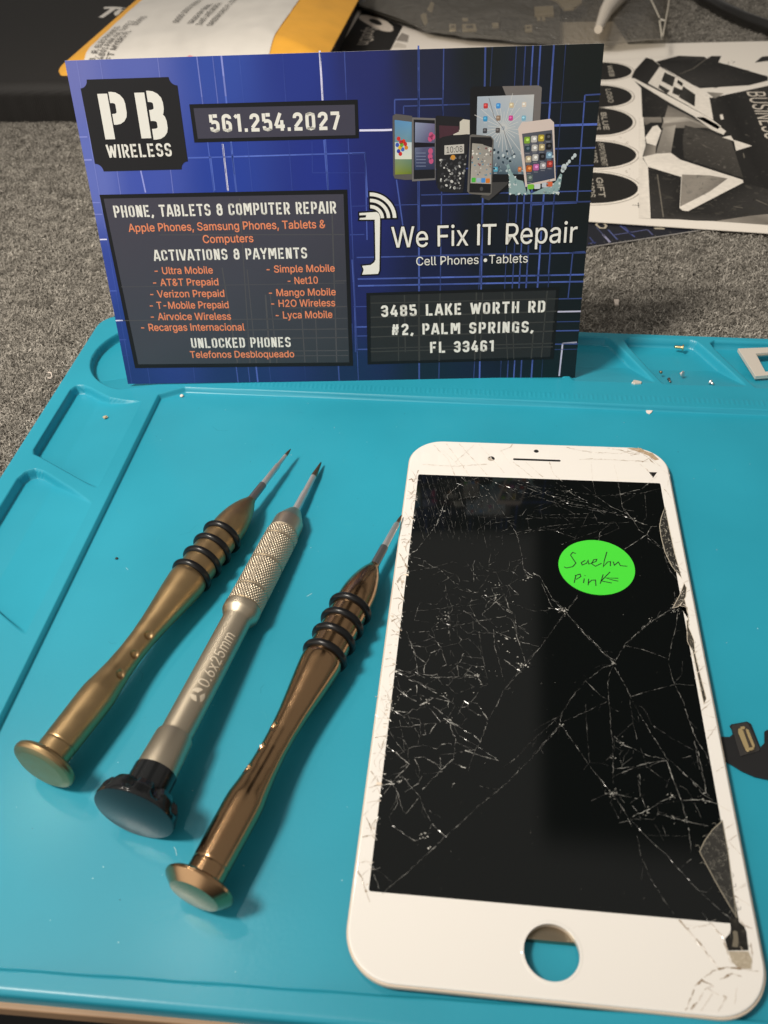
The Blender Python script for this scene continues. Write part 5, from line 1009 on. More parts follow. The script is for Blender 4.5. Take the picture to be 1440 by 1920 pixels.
patch('chipped_glass', [(35.77,22.97),(36.16,21.46),(35.56,18.46),(33.78,15.43),(35.48,15.03),(34.89,8.86),(35.59,4.96),(35.3,1.1),(35.61,-6.26),(35.95,-11.53),(35.17,-12.97),(35.07,-9.85),(34.91,-3.59),(34.84,1.54),(34.01,4.36),(34.71,10.86),(35.29,10.9),(35.17,17.64),(33.35,15.14),(31.91,14.52),(34.28,19.18)], (.05, .045, .036), spk=70, cs=((.6, .52, .42), (.02, .02, .02), (.3, .26, .2), (.75, .7, .6)), sz=.4, edge=(.12, (.62, .55, .45)), label='splintered glass along the right border')
patch('chipped_glass', [(32.79,-59.64),(33.58,-59.57),(34.01,-60.06),(35.09,-61.12),(35.32,-62.0),(35.09,-65.28),(31.45,-65.68),(31.23,-63.63),(32.28,-62.65),(32.57,-61.86)], (.014, .013, .011), spk=20, cs=((.10, .09, .07), (.05, .045, .04)), sz=.5, label='broken out corner hole with parts showing')
patch('chipped_glass', [(31.5,-65.76),(35.05,-65.47),(35.39,-66.97),(34.99,-68.46),(32.76,-68.55),(31.82,-67.54)], (.42, .36, .27), z=.032, spk=14, cs=((.25, .2, .15), (.6, .52, .42)), sz=.6, label='bare tan patch under the broken corner')
patch('exposed_part', [(32.86,-62.22),(33.28,-61.99),(33.69,-62.21),(33.62,-63.67),(33.27,-64.95),(32.27,-64.92),(32.77,-63.49)], (.16, .14, .105), z=.06)
patch('chipped_glass', [(31.69,65.38),(33.98,65.41),(32.56,62.91)], (.01, .01, .01), label='small black triangle above the display')
patch('chipped_glass', [(26.44,75.95),(30.5,76.17),(31.61,74.93),(33.65,73.85),(35.19,71.2),(34.04,70.75),(32.31,72.8),(29.99,74.15)], (.42, .31, .2), spk=16, cs=((.25, .18, .1), (.75, .68, .58)), sz=.5, label='brown chipped edge at the top right corner')
# green sticker
sk = [(4.73,27.11),(24.05,27.44),(15.26,36.69),(13.59,17.49)]
scx, scy = (sk[0][0] + sk[1][0])/2 , (sk[2][1] + sk[3][1])/2; srx, sry = (sk[1][0] - sk[0][0])/2, (sk[2][1] - sk[3][1])/2
v, f_ = slab(circle(scx, scy, srx, 64, sry), .1, .22, .02); stk = obj('round_sticker', v, f_, M_sticker, ph, smooth=True, sharp=9, label='bright green round sticker with handwritten note')
pr = Print()
for pts_ in ([(9.38,31.38),(8.57,31.8),(7.97,30.75),(8.67,29.17),(9.21,27.98),(8.33,26.64),(6.67,26.08),(6.14,26.49)], [(11.63,29.13),(10.6,28.23),(10.77,27.4),(11.9,28.08),(12.4,29.19),(12.43,27.89),(12.99,28.0)], [(13.0,28.16),(14.35,28.85),(14.63,29.71),(13.85,29.51),(13.21,28.02),(14.13,27.17),(15.74,28.33)], [(17.41,32.52),(16.59,29.61),(16.09,27.15),(17.3,28.89),(18.08,29.1),(17.9,27.49)], [(18.74,29.14),(18.96,27.86),(20.04,29.07),(20.47,27.81),(22.2,27.7)],
             [(9.01,23.84),(8.44,21.08)], [(8.72,23.52),(10.05,24.2),(10.22,23.33),(8.99,22.29)], [(11.05,22.72),(10.75,21.16)], [(11.22,23.84),(11.37,23.62)], [(12.13,22.72),(11.89,20.51)], [(11.98,21.24),(12.85,22.25),(13.82,22.39),(13.8,20.42)], [(15.89,24.44),(14.92,21.22)], [(17.69,25.45),(15.25,22.19),(17.82,21.64)], [(19.56,23.36),(16.45,23.3),(18.12,22.68),(19.48,22.4)]):
    pr.ribbon(pts_, .27, (1, 1, 1), .24)
pr.build('handwriting', M_ink, flat(0), stk)
# flex cable peeking out on the right
fx = [(36.17,-20.18),(38.36,-19.39),(40.28,-19.24),(41.07,-18.48),(41.06,-17.33),(40.76,-16.43),(41.19,-15.98),(44.67,-15.0),(45.44,-15.52),(46.28,-21.39),(47.4,-20.17),(47.97,-17.28),(48.69,-16.81),(57.9,-16.08),(56.85,-29.03),(49.62,-29.25),(46.38,-29.03),(43.83,-28.59),(41.38,-27.46),(38.7,-25.55),(37.19,-24.5)]
v, f_ = slab(fx, -3.0, -2.72, .03); flx = obj('flex_cable', v, f_, M_flex, ph)
v, f_ = slab([(41.07,-16.62),(41.4,-16.3),(44.4,-15.44),(44.76,-15.75),(46.05,-22.01),(45.76,-22.43),(41.84,-23.93),(41.61,-23.71)], -2.75, -2.5, .05); obj('stiffener', v, f_, mat('dark_stiffener', (.028, .026, .025), .5), flx)
v, f_ = slab([(42.71,-16.65),(43.96,-16.55),(45.07,-21.35),(44.91,-22.45),(43.43,-22.95),(42.22,-17.81)], -2.5, -2.25, .04); cn = obj('connector', v, f_, mat('connector_body', (.05, .04, .03), .4), flx)
for nm, poly in (('contact_row', [(42.31,-17.42),(42.76,-17.27),(43.23,-17.8),(43.7,-21.63),(43.6,-22.89),(43.25,-23.08),(42.87,-22.35),(42.62,-21.17),(42.11,-18.34)]), ('contact_row', [(43.89,-17.3),(44.42,-17.48),(45.01,-21.31),(44.87,-21.81),(44.48,-21.68),(43.91,-18.19)]), ('contact_cap', [(42.82,-16.91),(43.62,-16.67),(43.79,-17.0),(43.58,-17.38),(42.81,-17.5)]), ('contact_cap', [(43.61,-22.05),(44.73,-21.74),(44.62,-22.3),(44.0,-22.67),(43.65,-22.59)])):
    v, f_ = slab(poly, -2.3, -2.12, .03); obj(nm, v, f_, M_gold, flx)

# ------------------------------------------------------------------ SIM tray, screws, crumbs on the mat
tr = thing('sim_tray', 'small silver card tray frame on the far right edge of the mat', 'sim tray', (70, 125, -2))
o1 = [(68.45,132.28),(78.36,133.31)]; o2 = [(71.11,116.16),(75.09,116.93)]; w1 = [(73.61,129.26),(77.71,130.06)]; w2 = [(74.61,118.72),(75.48,118.91)]
XE = 88.0
def ext(a, b_, x): k_ = (x - a[0]) / (b_[0] - a[0]); return (x, a[1] + (b_[1] - a[1])*k_)
hole = [w1[0], ext(w1[0], w1[1], XE - 2.2), ext(w2[0], w2[1], XE - 2.2), w2[0]]
v, f_ = slab([o1[0], ext(o1[0], o1[1], XE), ext(o2[0], o2[1], XE), o2[0]], -2.2, -0.9, .15, [hole]); obj('tray_frame', v, f_, M_silver, tr)
inner = [(x*.93 + .07*(sum(p[0] for p in hole)/4), y*.93 + .07*(sum(p[1] for p in hole)/4)) for x, y in hole]
v, f_ = slab(hole, -1.75, -1.5, .02, [inner]); obj('tray_lip', v, f_, mat('tray_lip_metal', (.5, .45, .38), .4, .7), tr)
def screw(p0, p1, z, label, metal, r_=.5, hr_=.95):
    """p0 head end, p1 point end"""
    t_ = thing('tiny_screw', label, 'screw', (p0[0], p0[1], z - r_), 'loose tiny screws in the mat trays')
    A = (p0[0], p0[1], z + .2); B = (p1[0], p1[1], z - .1); L = (Vector(B) - Vector(A)).length
    v, f_ = lathe(A, B, [(0, hr_*.8), (.15, hr_), (.5, hr_), (.6, r_)], 20); hd_ = obj('screw_head', v, f_, metal, t_, smooth=True, sharp=35)
    v, f_ = lathe(A, B, [(.05 + .5, r_*.9)] + [q for i in range(int((L-.9)/.3)) for q in ((.6 + i*.3, r_*.8), (.75 + i*.3, r_))] + [(L, r_*.5)], 16); obj('screw_thread', v, f_, metal, t_, smooth=True)
M_sgold = mat('gold_screw', (.72, .56, .30), .25, 1.0); M_sdark = mat('dark_screw', (.25, .22, .2), .3, 1.0)
q = [(51.14,134.01),(48.06,134.89),(48.47,116.81),(47.01,117.36),(43.34,113.87),(43.8,112.1),(41.52,117.12),(40.98,118.33),(56.09,112.34),(57.08,111.2),(31.58,111.87),(33.91,111.37)]
screw(q[0], q[1], -2.4, 'largest gold screw, lying against the back wall of the mat tray', M_sgold, .62, 1.05)
screw(q[2], (q[2][0] - 1.0, q[2][1] + .9), -1.5, 'stubby steel screw standing by the slanted tray wall, below the largest gold screw', M_steel, .5, 1.0)
screw(q[4], q[5], -1.3, 'small dark screw beside the lower end of the slanted divider', M_sdark, .34, .55)
screw(q[6], q[7], -1.3, 'tiny brownish screw just above the small dark screw', mat('brown_screw', (.4, .28, .18), .35, 1.0), .3, .5)
screw(q[8], q[9], -1.0, 'small steel screw on the flat strip, nearest the silver tray', M_steel, .4, .8)
v, f_ = slab([(31.27,110.83),(32.1,112.36),(33.43,112.12),(34.57,111.57),(34.3,110.67),(32.24,110.28)], -1.42, -.9, .1); obj('metal_scrap', v, f_, M_silver, label='flat pale metal scrap on the mat near the right of the postcard', cat='scrap')
def crumb(px_, r_, m_, label, z, name='crumb', group=None):
    t = random.uniform(0, 6); V = []; F = []
    bm = bmesh.new(); bmesh.ops.create_icosphere(bm, subdivisions=2, radius=r_)
    for q_ in bm.verts: q_.co *= 1 + .45*noise.noise(q_.co*(1.3/r_) + Vector((t, t, t))); q_.co.z *= .55
    V = [(v_.co.x + px_[0], v_.co.y + px_[1], v_.co.z + z + r_*.4) for v_ in bm.verts]; F = [tuple(v_.index for v_ in f.verts) for f in bm.faces]; bm.free()
    obj(name, V, F, m_, label=label, cat='crumb', loc=(px_[0], px_[1], z), group=group)
M_crumb = mat('tan_crumb', (.50, .40, .25), .8); M_pale = mat('pale_flake', (.78, .68, .60), .6); M_dk = mat('dark_speck', (.015, .02, .02), .7)
q = [(-139.38,86.68),(-130.19,68.35),(-130.51,57.98),(-117.02,99.49),(-114.49,24.73)]
crumb(q[0], .75, M_crumb, 'tan crumb in the left tray, farther from the viewer', -3.2); crumb(q[1], .65, M_crumb, 'tan crumb in the left tray, nearer the thin tray wall', -2.6)
crumb(q[2], .45, M_dk, 'black speck in the left tray next to the thin wall', -2.8, 'speck'); crumb(q[3], .7, M_pale, 'pale crumb at the angled corner of the work area', -3.2); crumb(q[4], .42, M_dk, 'black speck on open mat left of the ringed satin screwdriver', -3.2, 'speck')
hp = [(-141.98,595.62)]
hq = [(35.91,99.53),(36.6,99.85),(37.01,99.03),(36.55,97.9),(35.8,97.03),(35.04,97.55),(34.83,98.65),(35.38,99.23)]
v, f_ = slab(hq, -3.2, -2.95, .05); obj('paper_fleck', v, f_, mat('pink_white_fleck', (.80, .66, .60), .6, var=(.6, .2, 2)), label='pinkish white heart-shaped fleck above the phone screen', cat='fleck')
# dust on the silicone
du = Print(); rr = random.Random(4)
for i in range(130):
    x, y = rr.uniform(-123, 75), rr.uniform(-78, 98)
    if abs(x) < 39 and abs(y) < 78: continue
    g_ = rr.random(); du.ellipse(x, y, rr.uniform(.05, .16), rr.uniform(.05, .14), (.45, .7, .72) if g_ < .75 else (.02, .06, .07), .03, 6, rr.uniform(0, 3))
for i in range(46):
    x, y = rr.uniform(-123, 75), rr.uniform(-78, 98); a_ = rr.uniform(0, 6.3); L_ = rr.uniform(.8, 6)
    if abs(x) < 42 and abs(y) < 81: continue
    du.ribbon([(x, y), (x + L_*.5*math.cos(a_), y + L_*.5*math.sin(a_)), (x + L_*math.cos(a_ + .4), y + L_*math.sin(a_ + .4))], rr.uniform(.04, .09), (.06, .36, .44) if rr.random() < .6 else (.012, .2, .28), .02)
for a in ([(-75.54,-54.03),(-75.08,-54.44),(-74.49,-55.74)], [(-110.82,21.63),(-109.97,20.9)], [(-59.77,14.81),(-58.57,15.99)]): du.ribbon(a, .12, (.4, .62, .65), .03)
du.build('dust', mat('dust_specks', attr=True, rough=.9), flat(ZF), kind='stuff')

# ------------------------------------------------------------------ behind the card: black case, padded mailer, flyers, bag, cable
yf = [(-298.78,360.13),(-251.42,353.57)]
yF = (yf[0][1] + yf[1][1])/2; ZT = 15.5
case = thing('black_case', 'black woven fabric case with a white logo at the back left', 'case', (-300, yF + 120, ZC))
def puff(x0, x1, y0, y1, z0, z1, r_, n=10):
    V = []; F = []; rings = []
    outl = rrect((x0+x1)/2, (y0+y1)/2, (x1-x0)/2, (y1-y0)/2, 14, 8)
    for i in range(n + 1):
        a = math.pi/2*i/n; ins = r_*(1 - math.cos(a)); zz_ = z1 - r_ + r_*math.sin(a)
        rings.append([((x0+x1)/2 + (x - (x0+x1)/2)*(1 - ins/((x1-x0)/2)), (y0+y1)/2 + (y - (y0+y1)/2)*(1 - ins/((y1-y0)/2)), zz_) for x, y in outl])
    rings.insert(0, [(x, y, z0) for x, y in outl]); k_ = len(outl)
    for rg in rings: V += rg
    for i in range(len(rings) - 1):
        for j in range(k_): F.append((i*k_ + j, i*k_ + (j+1) % k_, (i+1)*k_ + (j+1) % k_, (i+1)*k_ + j))
    F.append(tuple((len(rings)-1)*k_ + j for j in range(k_)))
    return V, F
v, f_ = puff(-520, -118, yF, yF + 300, ZC, ZT, 7.0)
cs = obj('case_body', v, f_, mat('black_woven_nylon', (.014, .0125, .0115), .62, spec=.35, bump=('weave', .33, .09)), case, smooth=True, sharp=50)
pr = Print()
for poly in ([(-283.36,511.37),(-275.84,511.46),(-267.61,508.21),(-267.02,503.62),(-273.21,505.38),(-274.85,485.26),(-278.54,486.13),(-277.28,506.33),(-282.29,506.71)], [(-268.38,508.27),(-266.72,507.49),(-267.45,498.53),(-266.69,492.15),(-267.67,489.09),(-269.98,492.38),(-271.47,497.55),(-270.65,503.89)]): pr.poly(poly, (.72, .69, .64), .1)
pr.build('logo_lettering', M_paper_ink, flat(ZT), cs)
# padded mailer
ml = thing('padded_mailer', 'yellow padded mailer with a white addressed face, lying on the black case', 'envelope', (-180, yF + 90, ZT))
e0 = [(-263.46,359.81),(-263.85,521.42),(-110.91,401.34),(-108.95,508.88)]
def quad_ext(a, b_, k_): return (a[0] + (b_[0]-a[0])*k_, a[1] + (b_[1]-a[1])*k_)
TL_, TR_ = quad_ext(e0[0], e0[1], 1.5), quad_ext(e0[2], e0[3], 1.35); BL_ = e0[0]; BR_ = quad_ext(e0[3], e0[2], 1.12)
def mq(u, v_): return tuple((1-u)*(1-v_)*BL_[i] + u*(1-v_)*BR_[i] + u*v_*TR_[i] + (1-u)*v_*TL_[i] for i in (0, 1))
iw = [(-252.84,385.8),(-251.0,512.01),(-123.59,395.96),(-121.09,496.39)]
def mail_h(u, v_):
    e = min(u/.17, (1-u)/.3, v_/.20 , 1.0); e = max(0, e); b_ = (1 - (1 - min(1, e))**2)
    h = 8.5*b_ + 1.2*noise.noise(Vector((u*5, v_*4, 1)))*b_ + .5*noise.noise(Vector((u*16, v_*9, 4)))*b_
    droop = -7.5*max(0, 1 - v_/.09)*max(0, 1-u/.5)
    return ZT + 1.4 + h + droop
def mailer():
    nx, ny = 70, 70; V = []; F = []
    for j in range(ny+1):
        for i in range(nx+1):
            u, w = i/nx, j/ny; x, y = mq(u, w); V.append((x, y, mail_h(u, w)))
    for j in range(ny):
        for i in range(nx): F.append((j*(nx+1)+i, j*(nx+1)+i+1, (j+1)*(nx+1)+i+1, (j+1)*(nx+1)+i))
    b0 = len(V)
    for j in range(ny+1):
        for i in range(nx+1):
            u, w = i/nx, j/ny; x, y = mq(u, w); V.append((x, y, ZT + .6 + (mail_h(u, w) - ZT - 1.4 if w < .09 and u < .5 and mail_h(u, w) < ZT + 1.4 else 0)))
    for j in range(ny):
        for i in range(nx): F.append((b0 + j*(nx+1)+i, b0 + (j+1)*(nx+1)+i, b0 + (j+1)*(nx+1)+i+1, b0 + j*(nx+1)+i+1))
    rim = [i for i in range(nx+1)] + [j*(nx+1)+nx for j in range(1, ny+1)] + [ny*(nx+1)+i for i in range(nx-1, -1, -1)] + [j*(nx+1) for j in range(ny-1, 0, -1)]
    for a, b_ in zip(rim, rim[1:] + rim[:1]): F.append((a, b0 + a, b0 + b_, b_))
    body = obj('mailer_body', V, F, mat('yellow_kraft', (.85, .42, .045), .55, var=(.05, .08, 4)), ml, smooth=True, sharp=50)
    U0, U1, V0, V1 = .105, .79, .02, .93
    V = []; F = []; n_ = 50
    for j in range(n_+1):
        for i in range(n_+1):
            u, w = U0 + (U1-U0)*i/n_, V0 + (V1-V0)*j/n_; x, y = mq(u, w); V.append((x, y, mail_h(u, w) + .35 + .25*noise.noise(Vector((u*30, w*14, 8)))))
    for j in range(n_):
        for i in range(n_): F.append((j*(n_+1)+i, j*(n_+1)+i+1, (j+1)*(n_+1)+i+1, (j+1)*(n_+1)+i))
    face = obj('white_face', V, F, mat('white_sleeve', (.78, .74, .68), .38, coat=.25, coat_rough=.25, var=(.04, .05, 4)), ml, smooth=True)
    pr = Print()
    def inv(x, y):
        u, w = .5, .5
        for _ in range(12):
            p = mq(u, w); du_ = 1e-4
            a = [(mq(u+du_, w)[i] - p[i])/du_ for i in (0, 1)]; b_ = [(mq(u, w+du_)[i] - p[i])/du_ for i in (0, 1)]
            det = a[0]*b_[1] - a[1]*b_[0]; rx_, ry_ = x - p[0], y - p[1]
            u += (rx_*b_[1] - ry_*b_[0])/det; w += (a[0]*ry_ - a[1]*rx_)/det
        return u, w
    def onmail(x, y, h): u, w = inv(x, y); return (x, y, mail_h(u, w) + .75 + h)
    G1, G2 = (.10, .095, .09), (.16, .15, .14)
    for k_, (s_, p) in enumerate((('B. R. ELECTRONICS', [(-240.93,377.65),(-240.22,424.71),(-242.96,381.32)]), ('4801 PARK AVE  SUITE 2', [(-236.47,378.86),(-234.07,432.53),(-238.71,382.55)]), ('FT MYERS FL      33901', [(-231.26,378.61),(-229.12,442.29),(-233.47,382.29)]),
                  ('0000 0000 0000 00', [(-205.98,429.09),(-204.59,487.34),(-208.69,433.38)]), ('ORDER BY EMAIL', [(-196.53,426.86),(-194.24,467.92),(-199.16,431.11)]), ('3485 LAKE WORTH', [(-190.63,424.86),(-188.67,469.31),(-193.22,429.09)]), ('GREENACRES FL 33461', [(-183.8,422.83),(-180.54,485.4),(-186.33,427.02)]))):
        if k_ == 3: pr.build('return_address', M_paper_ink, onmail, face); pr = Print()
        d = Vector((p[1][0]-p[0][0], p[1][1]-p[0][1])); hh = 3.6
        sans(pr, s_, p[0][0], p[1][0], p[0][1], p[1][1], hh, G1 if 'O' in s_[:1] else G2, .05, .01)
    st_ = [(-188.38,375.12),(-189.41,380.82),(-187.11,382.85),(-178.23,379.56),(-171.58,375.71)]
    pr.build('delivery_address', M_paper_ink, onmail, face); pr = Print()
    pr.ribbon(st_, 1.1, (.75, .16, .2), .06); pr.build('red_postmark', M_paper_ink, onmail, face)
mailer()

def sheet(name, poly, z, label, cat, edge=.25, m_=None, curl=None):
    v, f_ = slab(poly, z - edge, z, 0); return obj(name, v, f_, m_ or mat('printer_paper', (.80, .745, .67), .65), label=label, cat=cat, loc=(poly[0][0], poly[0][1], z))
ZP = ZC + 2.6
# second flyer at the back with the dark logo block
f2 = thing('flyer_sheet', 'white printed sheet with a black logo block, beside the yellow mailer', 'paper', (0, yF + 80, ZC))
s2 = [(-127.67,593.61),(-116.55,578.34),(-76.46,528.84),(-64.49,514.51),(-39.1,503.44),(26.37,483.75),(37.69,461.62)]
poly = [s2[1], s2[2], s2[3], s2[4], s2[5], (s2[6][0] + 30, s2[5][1] - 40), (s2[6][0] + 20, 400), (-120, 400), (-150, s2[1][1] - 10)]
poly = [[(-119.3,581.39)][0], [(-74.63,528.72)][0], [(59.05,528.67)][0], (70, 420), (60, 380), (-140, 380), (-150, 470)]
v, f_ = slab(poly, ZP - .5, ZP - .2, 0); pb = obj('paper_sheet', v, f_, mat('printer_paper_back', (.80, .735, .66), .65), f2)
pr = Print(); BK = (.016, .015, .014)
pr.poly([(-125.8,468.36),(-119.44,475.98),(-116.57,524.68),(-114.74,568.47),(-81.55,526.97),(-84.57,477.21),(-85.93,466.43)], BK, .06); pr.poly([(-83.14,494.49),(-80.9,511.41),(-75.46,504.62),(-75.13,489.9)], (.28, .25, .22), .06); pr.poly([(-84.25,480.2),(-82.1,490.28),(-75.22,483.77),(-75.31,477.73)], (.6, .54, .47), .06)
rc = [(-100.68,533.91),(-114.5,550.11),(-87.43,518.39),(-100.13,514.76),(-101.25,553.99)]
ang = math.atan2(rc[2][1]-rc[1][1], rc[2][0]-rc[1][0]); rl = math.hypot(rc[2][0]-rc[1][0], rc[2][1]-rc[1][1])/2
RG = [(-115.34,551.37),(-113.88,556.09),(-108.86,554.53),(-101.39,549.2),(-93.42,538.06),(-88.55,526.29),(-87.19,517.27),(-88.91,513.64),(-93.67,515.47),(-101.17,523.71),(-108.6,535.59),(-113.88,545.3)]
pr.poly(RG, (.66, .58, .50), .09); pr.poly([(-107.01,544.84),(-104.76,545.86),(-99.77,540.82),(-96.63,533.65),(-96.54,529.75),(-99.22,529.93),(-103.85,535.28),(-106.72,541.28)], BK, .11)
p = [(-106.65,525.18),(-107.65,491.67),(-98.41,516.86)]
dv = Vector((p[1][0]-p[0][0], p[1][1]-p[0][1]))
sans(pr, 'SpotOn', p[0][0], p[1][0] + dv.x*.15, p[0][1], p[1][1] + dv.y*.15, 9.0, (.5, .45, .39), .1, .01)
pr.build('printed_logo', M_paper_ink, flat(ZP - .2), pb)
# flyer on the right
f1 = thing('flyer_sheet', 'white flyer with black ellipses and triangle artwork, right of the postcard', 'paper', (60, 320, ZC))
c4 = [(49.39,477.4),(148.22,479.64),(25.4,232.24),(96.8,222.43)]
def lx_(a, b_, x): return a[1] + (b_[1]-a[1])*(x - a[0])/(b_[0]-a[0])
poly = [(-30, lx_(c4[2], c4[3], -30)), (165, lx_(c4[2], c4[3], 165)), (205, lx_(c4[0], c4[1], 205)), (-20, lx_(c4[0], c4[1], -20))]
v, f_ = slab(poly, ZP - .3 + .0, ZP, 0); pf = obj('paper_sheet', v, f_, mat('printer_paper_front', (.80, .745, .67), .6), f1)
pr = Print(); GY = (.20, .18, .155); GY2 = (.34, .31, .27); PW = (.78, .725, .65)
def P5(pts_, c, h):                                    # a photocopied shape: its tone drifts from corner to corner
    if c == PW: ks = [random.uniform(.9, 1.04) for _ in pts_]
    elif c == BK: ks = [random.choice((.8, 1, 1, 1.4, 2.6)) for _ in pts_]
    else: ks = [random.uniform(.5, 1.55) for _ in pts_]
    pr.poly(pts_, [tuple(k_*q_ for q_ in c) for k_ in ks], h)
P5([(77.04,443.33),(91.47,453.71),(105.84,451.26),(107.18,447.44),(110.23,452.31),(115.96,452.04),(112.37,440.3),(120.18,432.24),(135.14,414.24),(133.81,407.57),(122.43,400.28),(95.43,396.4),(92.55,401.28),(79.02,433.96)], BK, .04)
P5([(132.6,438.92),(138.82,449.71),(147.21,451.82),(145.44,443.22)], BK, .04)
P5([(60.04,414.73),(63.74,429.79),(72.06,451.07),(75.35,447.64),(79.02,433.96),(94.55,390.44),(98.72,380.91),(107.13,385.44),(119.53,392.22),(136.94,401.97),(103.72,240.74),(75.3,234.11),(47.36,235.04),(58.89,341.92),(63.77,397.85)], BK, .045)
P5([(98.07,390.33),(106.85,387.96),(100.64,379.83)], GY2, .05)
P5([(60.38,353.11),(69.51,352.93),(68.96,345.43),(63.29,345.53),(60.23,341.89)], GY, .06); P5([(75.02,370.36),(83.88,354.54),(91.34,337.74),(67.77,338.12),(70.41,349.14)], GY, .06); P5([(70.18,352.92),(81.6,352.69),(91.62,339.54),(92.23,335.04),(83.49,347.02),(69.85,344.49)], GY2, .065)
P5([(78.11,434.0),(98.19,381.96),(95.03,348.67),(68.35,405.4)], PW, .07)
for q_ in ([(79.69,423.72),(84.55,414.97),(81.06,399.03),(76.08,408.94)], [(74.29,402.99),(78.88,393.05),(76.45,387.8),(73.15,397.54)], [(85.49,410.86),(87.46,404.75),(86.15,399.3),(84.22,405.53)], [(81.84,399.44),(85.64,392.84),(82.41,384.48),(79.55,388.77)], [(86.92,399.71),(91.47,386.31),(88.5,368.04),(82.13,382.41)]): P5(q_, (.03, .028, .025), .085)
P5([(58.62,415.47),(61.79,413.52),(79.63,379.38),(93.99,350.56),(97.49,339.44),(94.96,335.89),(76.21,374.36)], PW, .08); P5([(86.29,352.6),(90.96,352.5),(95.46,343.12),(98.72,333.16),(96.64,328.44),(92.23,335.04)], PW, .08); P5([(95.49,325.33),(99.98,327.35),(100.3,321.84),(103.0,319.26),(107.69,314.19),(99.17,308.18),(100.32,320.14)], PW, .08)
P5([(99.36,355.74),(100.95,356.47),(100.33,349.5),(98.79,348.97)], PW, .09)
P5([(59.23,353.14),(60.38,353.11),(57.59,315.52),(54.83,302.33),(54.5,299.12),(55.94,289.38),(51.25,235.08),(46.25,235.03),(58.01,353.16)], PW, .06)
P5([(58.54,325.8),(63.68,340.0),(66.21,341.79),(67.35,334.52),(62.47,314.63),(58.37,318.05)], PW, .07); P5([(68.86,339.01),(75.34,341.64),(68.48,305.81),(61.36,304.88)], GY2, .072); P5([(57.96,317.2),(62.47,314.63),(61.03,304.72),(55.01,301.04)], GY, .07)
P5([(79.76,341.56),(91.16,332.39),(99.06,320.15),(96.89,276.86),(73.68,299.02),(75.93,320.41)], (.045, .041, .036), .07)
P5([(54.69,301.05),(61.36,304.88),(68.48,305.81),(71.67,297.76),(83.42,286.55),(96.21,274.68),(95.98,271.79),(67.69,242.31),(65.55,242.94),(64.51,245.28),(69.64,277.88),(55.94,289.38)], PW, .075); P5([(70.29,280.56),(82.35,279.66),(89.92,276.13),(79.6,261.86),(64.91,246.6)], GY, .09)
P5([(55.94,289.38),(69.64,277.88),(64.51,245.28),(65.55,242.94),(67.69,242.31),(95.98,271.79),(108.1,261.98),(101.91,231.95),(69.74,233.41),(51.8,236.11)], BK, .05)
P5([(77.29,232.88),(92.32,238.08),(103.72,240.74),(101.35,229.24)], GY, .06)
def within(poly, x, y):
    r_ = False
    for (x0_, y0_), (x1_, y1_) in zip(poly, poly[1:] + poly[:1]):
        if (y0_ > y) != (y1_ > y) and x < (x1_-x0_)*(y-y0_)/(y1_-y0_) + x0_: r_ = not r_
    return r_
def mottle(poly, n, tones, h, big=1.0):              # uneven toner inside one printed shape
    xs_, ys_ = [p[0] for p in poly], [p[1] for p in poly]
    for _ in range(n):
        x, y = random.uniform(min(xs_), min(max(xs_), 165)), random.uniform(min(ys_), max(ys_))
        if within(poly, x, y): g_ = random.uniform(*tones); pr.ellipse(x, y, big*(.25 + 2.2*random.random()**4), big*(.2 + 1.2*random.random()**4), (g_, g_*.92, g_*.8), h + random.uniform(0, .004), 7, random.uniform(0, 3))
mottle([(55.94,289.38),(69.64,277.88),(64.51,245.28),(67.69,242.31),(95.98,271.79),(108.1,261.98),(101.91,231.95),(69.74,233.41),(51.8,236.11)], 420, (.02, .07), .054)
mottle([(63.91,397.84),(94.55,390.44),(107.13,385.44),(136.94,401.97),(103.72,240.74),(75.3,234.11),(58.89,341.92)], 420, (.02, .075), .048)
mottle([(79.02,433.96),(91.47,453.71),(115.96,452.04),(135.14,414.24),(122.43,400.28),(95.43,396.4)], 160, (.02, .06), .042)
mottle([(79.76,341.56),(91.16,332.39),(99.06,320.15),(96.89,276.86),(73.68,299.02),(75.93,320.41)], 260, (.03, .12), .073)
mottle([(70.29,280.56),(82.35,279.66),(89.92,276.13),(79.6,261.86),(64.91,246.6)], 160, (.13, .27), .093); mottle([(68.86,339.01),(75.34,341.64),(68.48,305.81),(61.36,304.88)], 60, (.26, .4), .076, .6)
mottle([(63.75,389.24),(75.27,372.37),(69.51,347.28),(59.56,341.9)], 60, (.03, .09), .05, .7)
for pts_ in ([(87.34,247.05),(90.99,245.77)], [(98.04,253.77),(102.01,248.49)], [(102.03,305.24),(101.44,299.65)], [(59.21,280.56),(56.66,236.41)], [(84.84,316.08),(86.22,312.73)], [(87.88,420.6),(96.59,429.64),(106.79,447.46)]): pr.ribbon(pts_, .5, (.16, .145, .12), .078)
E5 = [([(61.4,425.14),(47.15,443.17),(44.87,411.85)], 'WEB', None), ([(57.59,384.77),(43.48,402.91),(40.69,368.8)], 'LOGO', None), ([(54.58,340.15),(38.5,367.65),(35.2,328.74)], 'BLUE', 'PRINTS'), ([(52.01,302.35),(34.05,321.23),(31.26,288.21)], 'APPOINTMENT', 'CARDS'), ([(49.09,262.42),(30.63,283.3),(27.33,249.9)], 'GIFT', 'CARDS')]
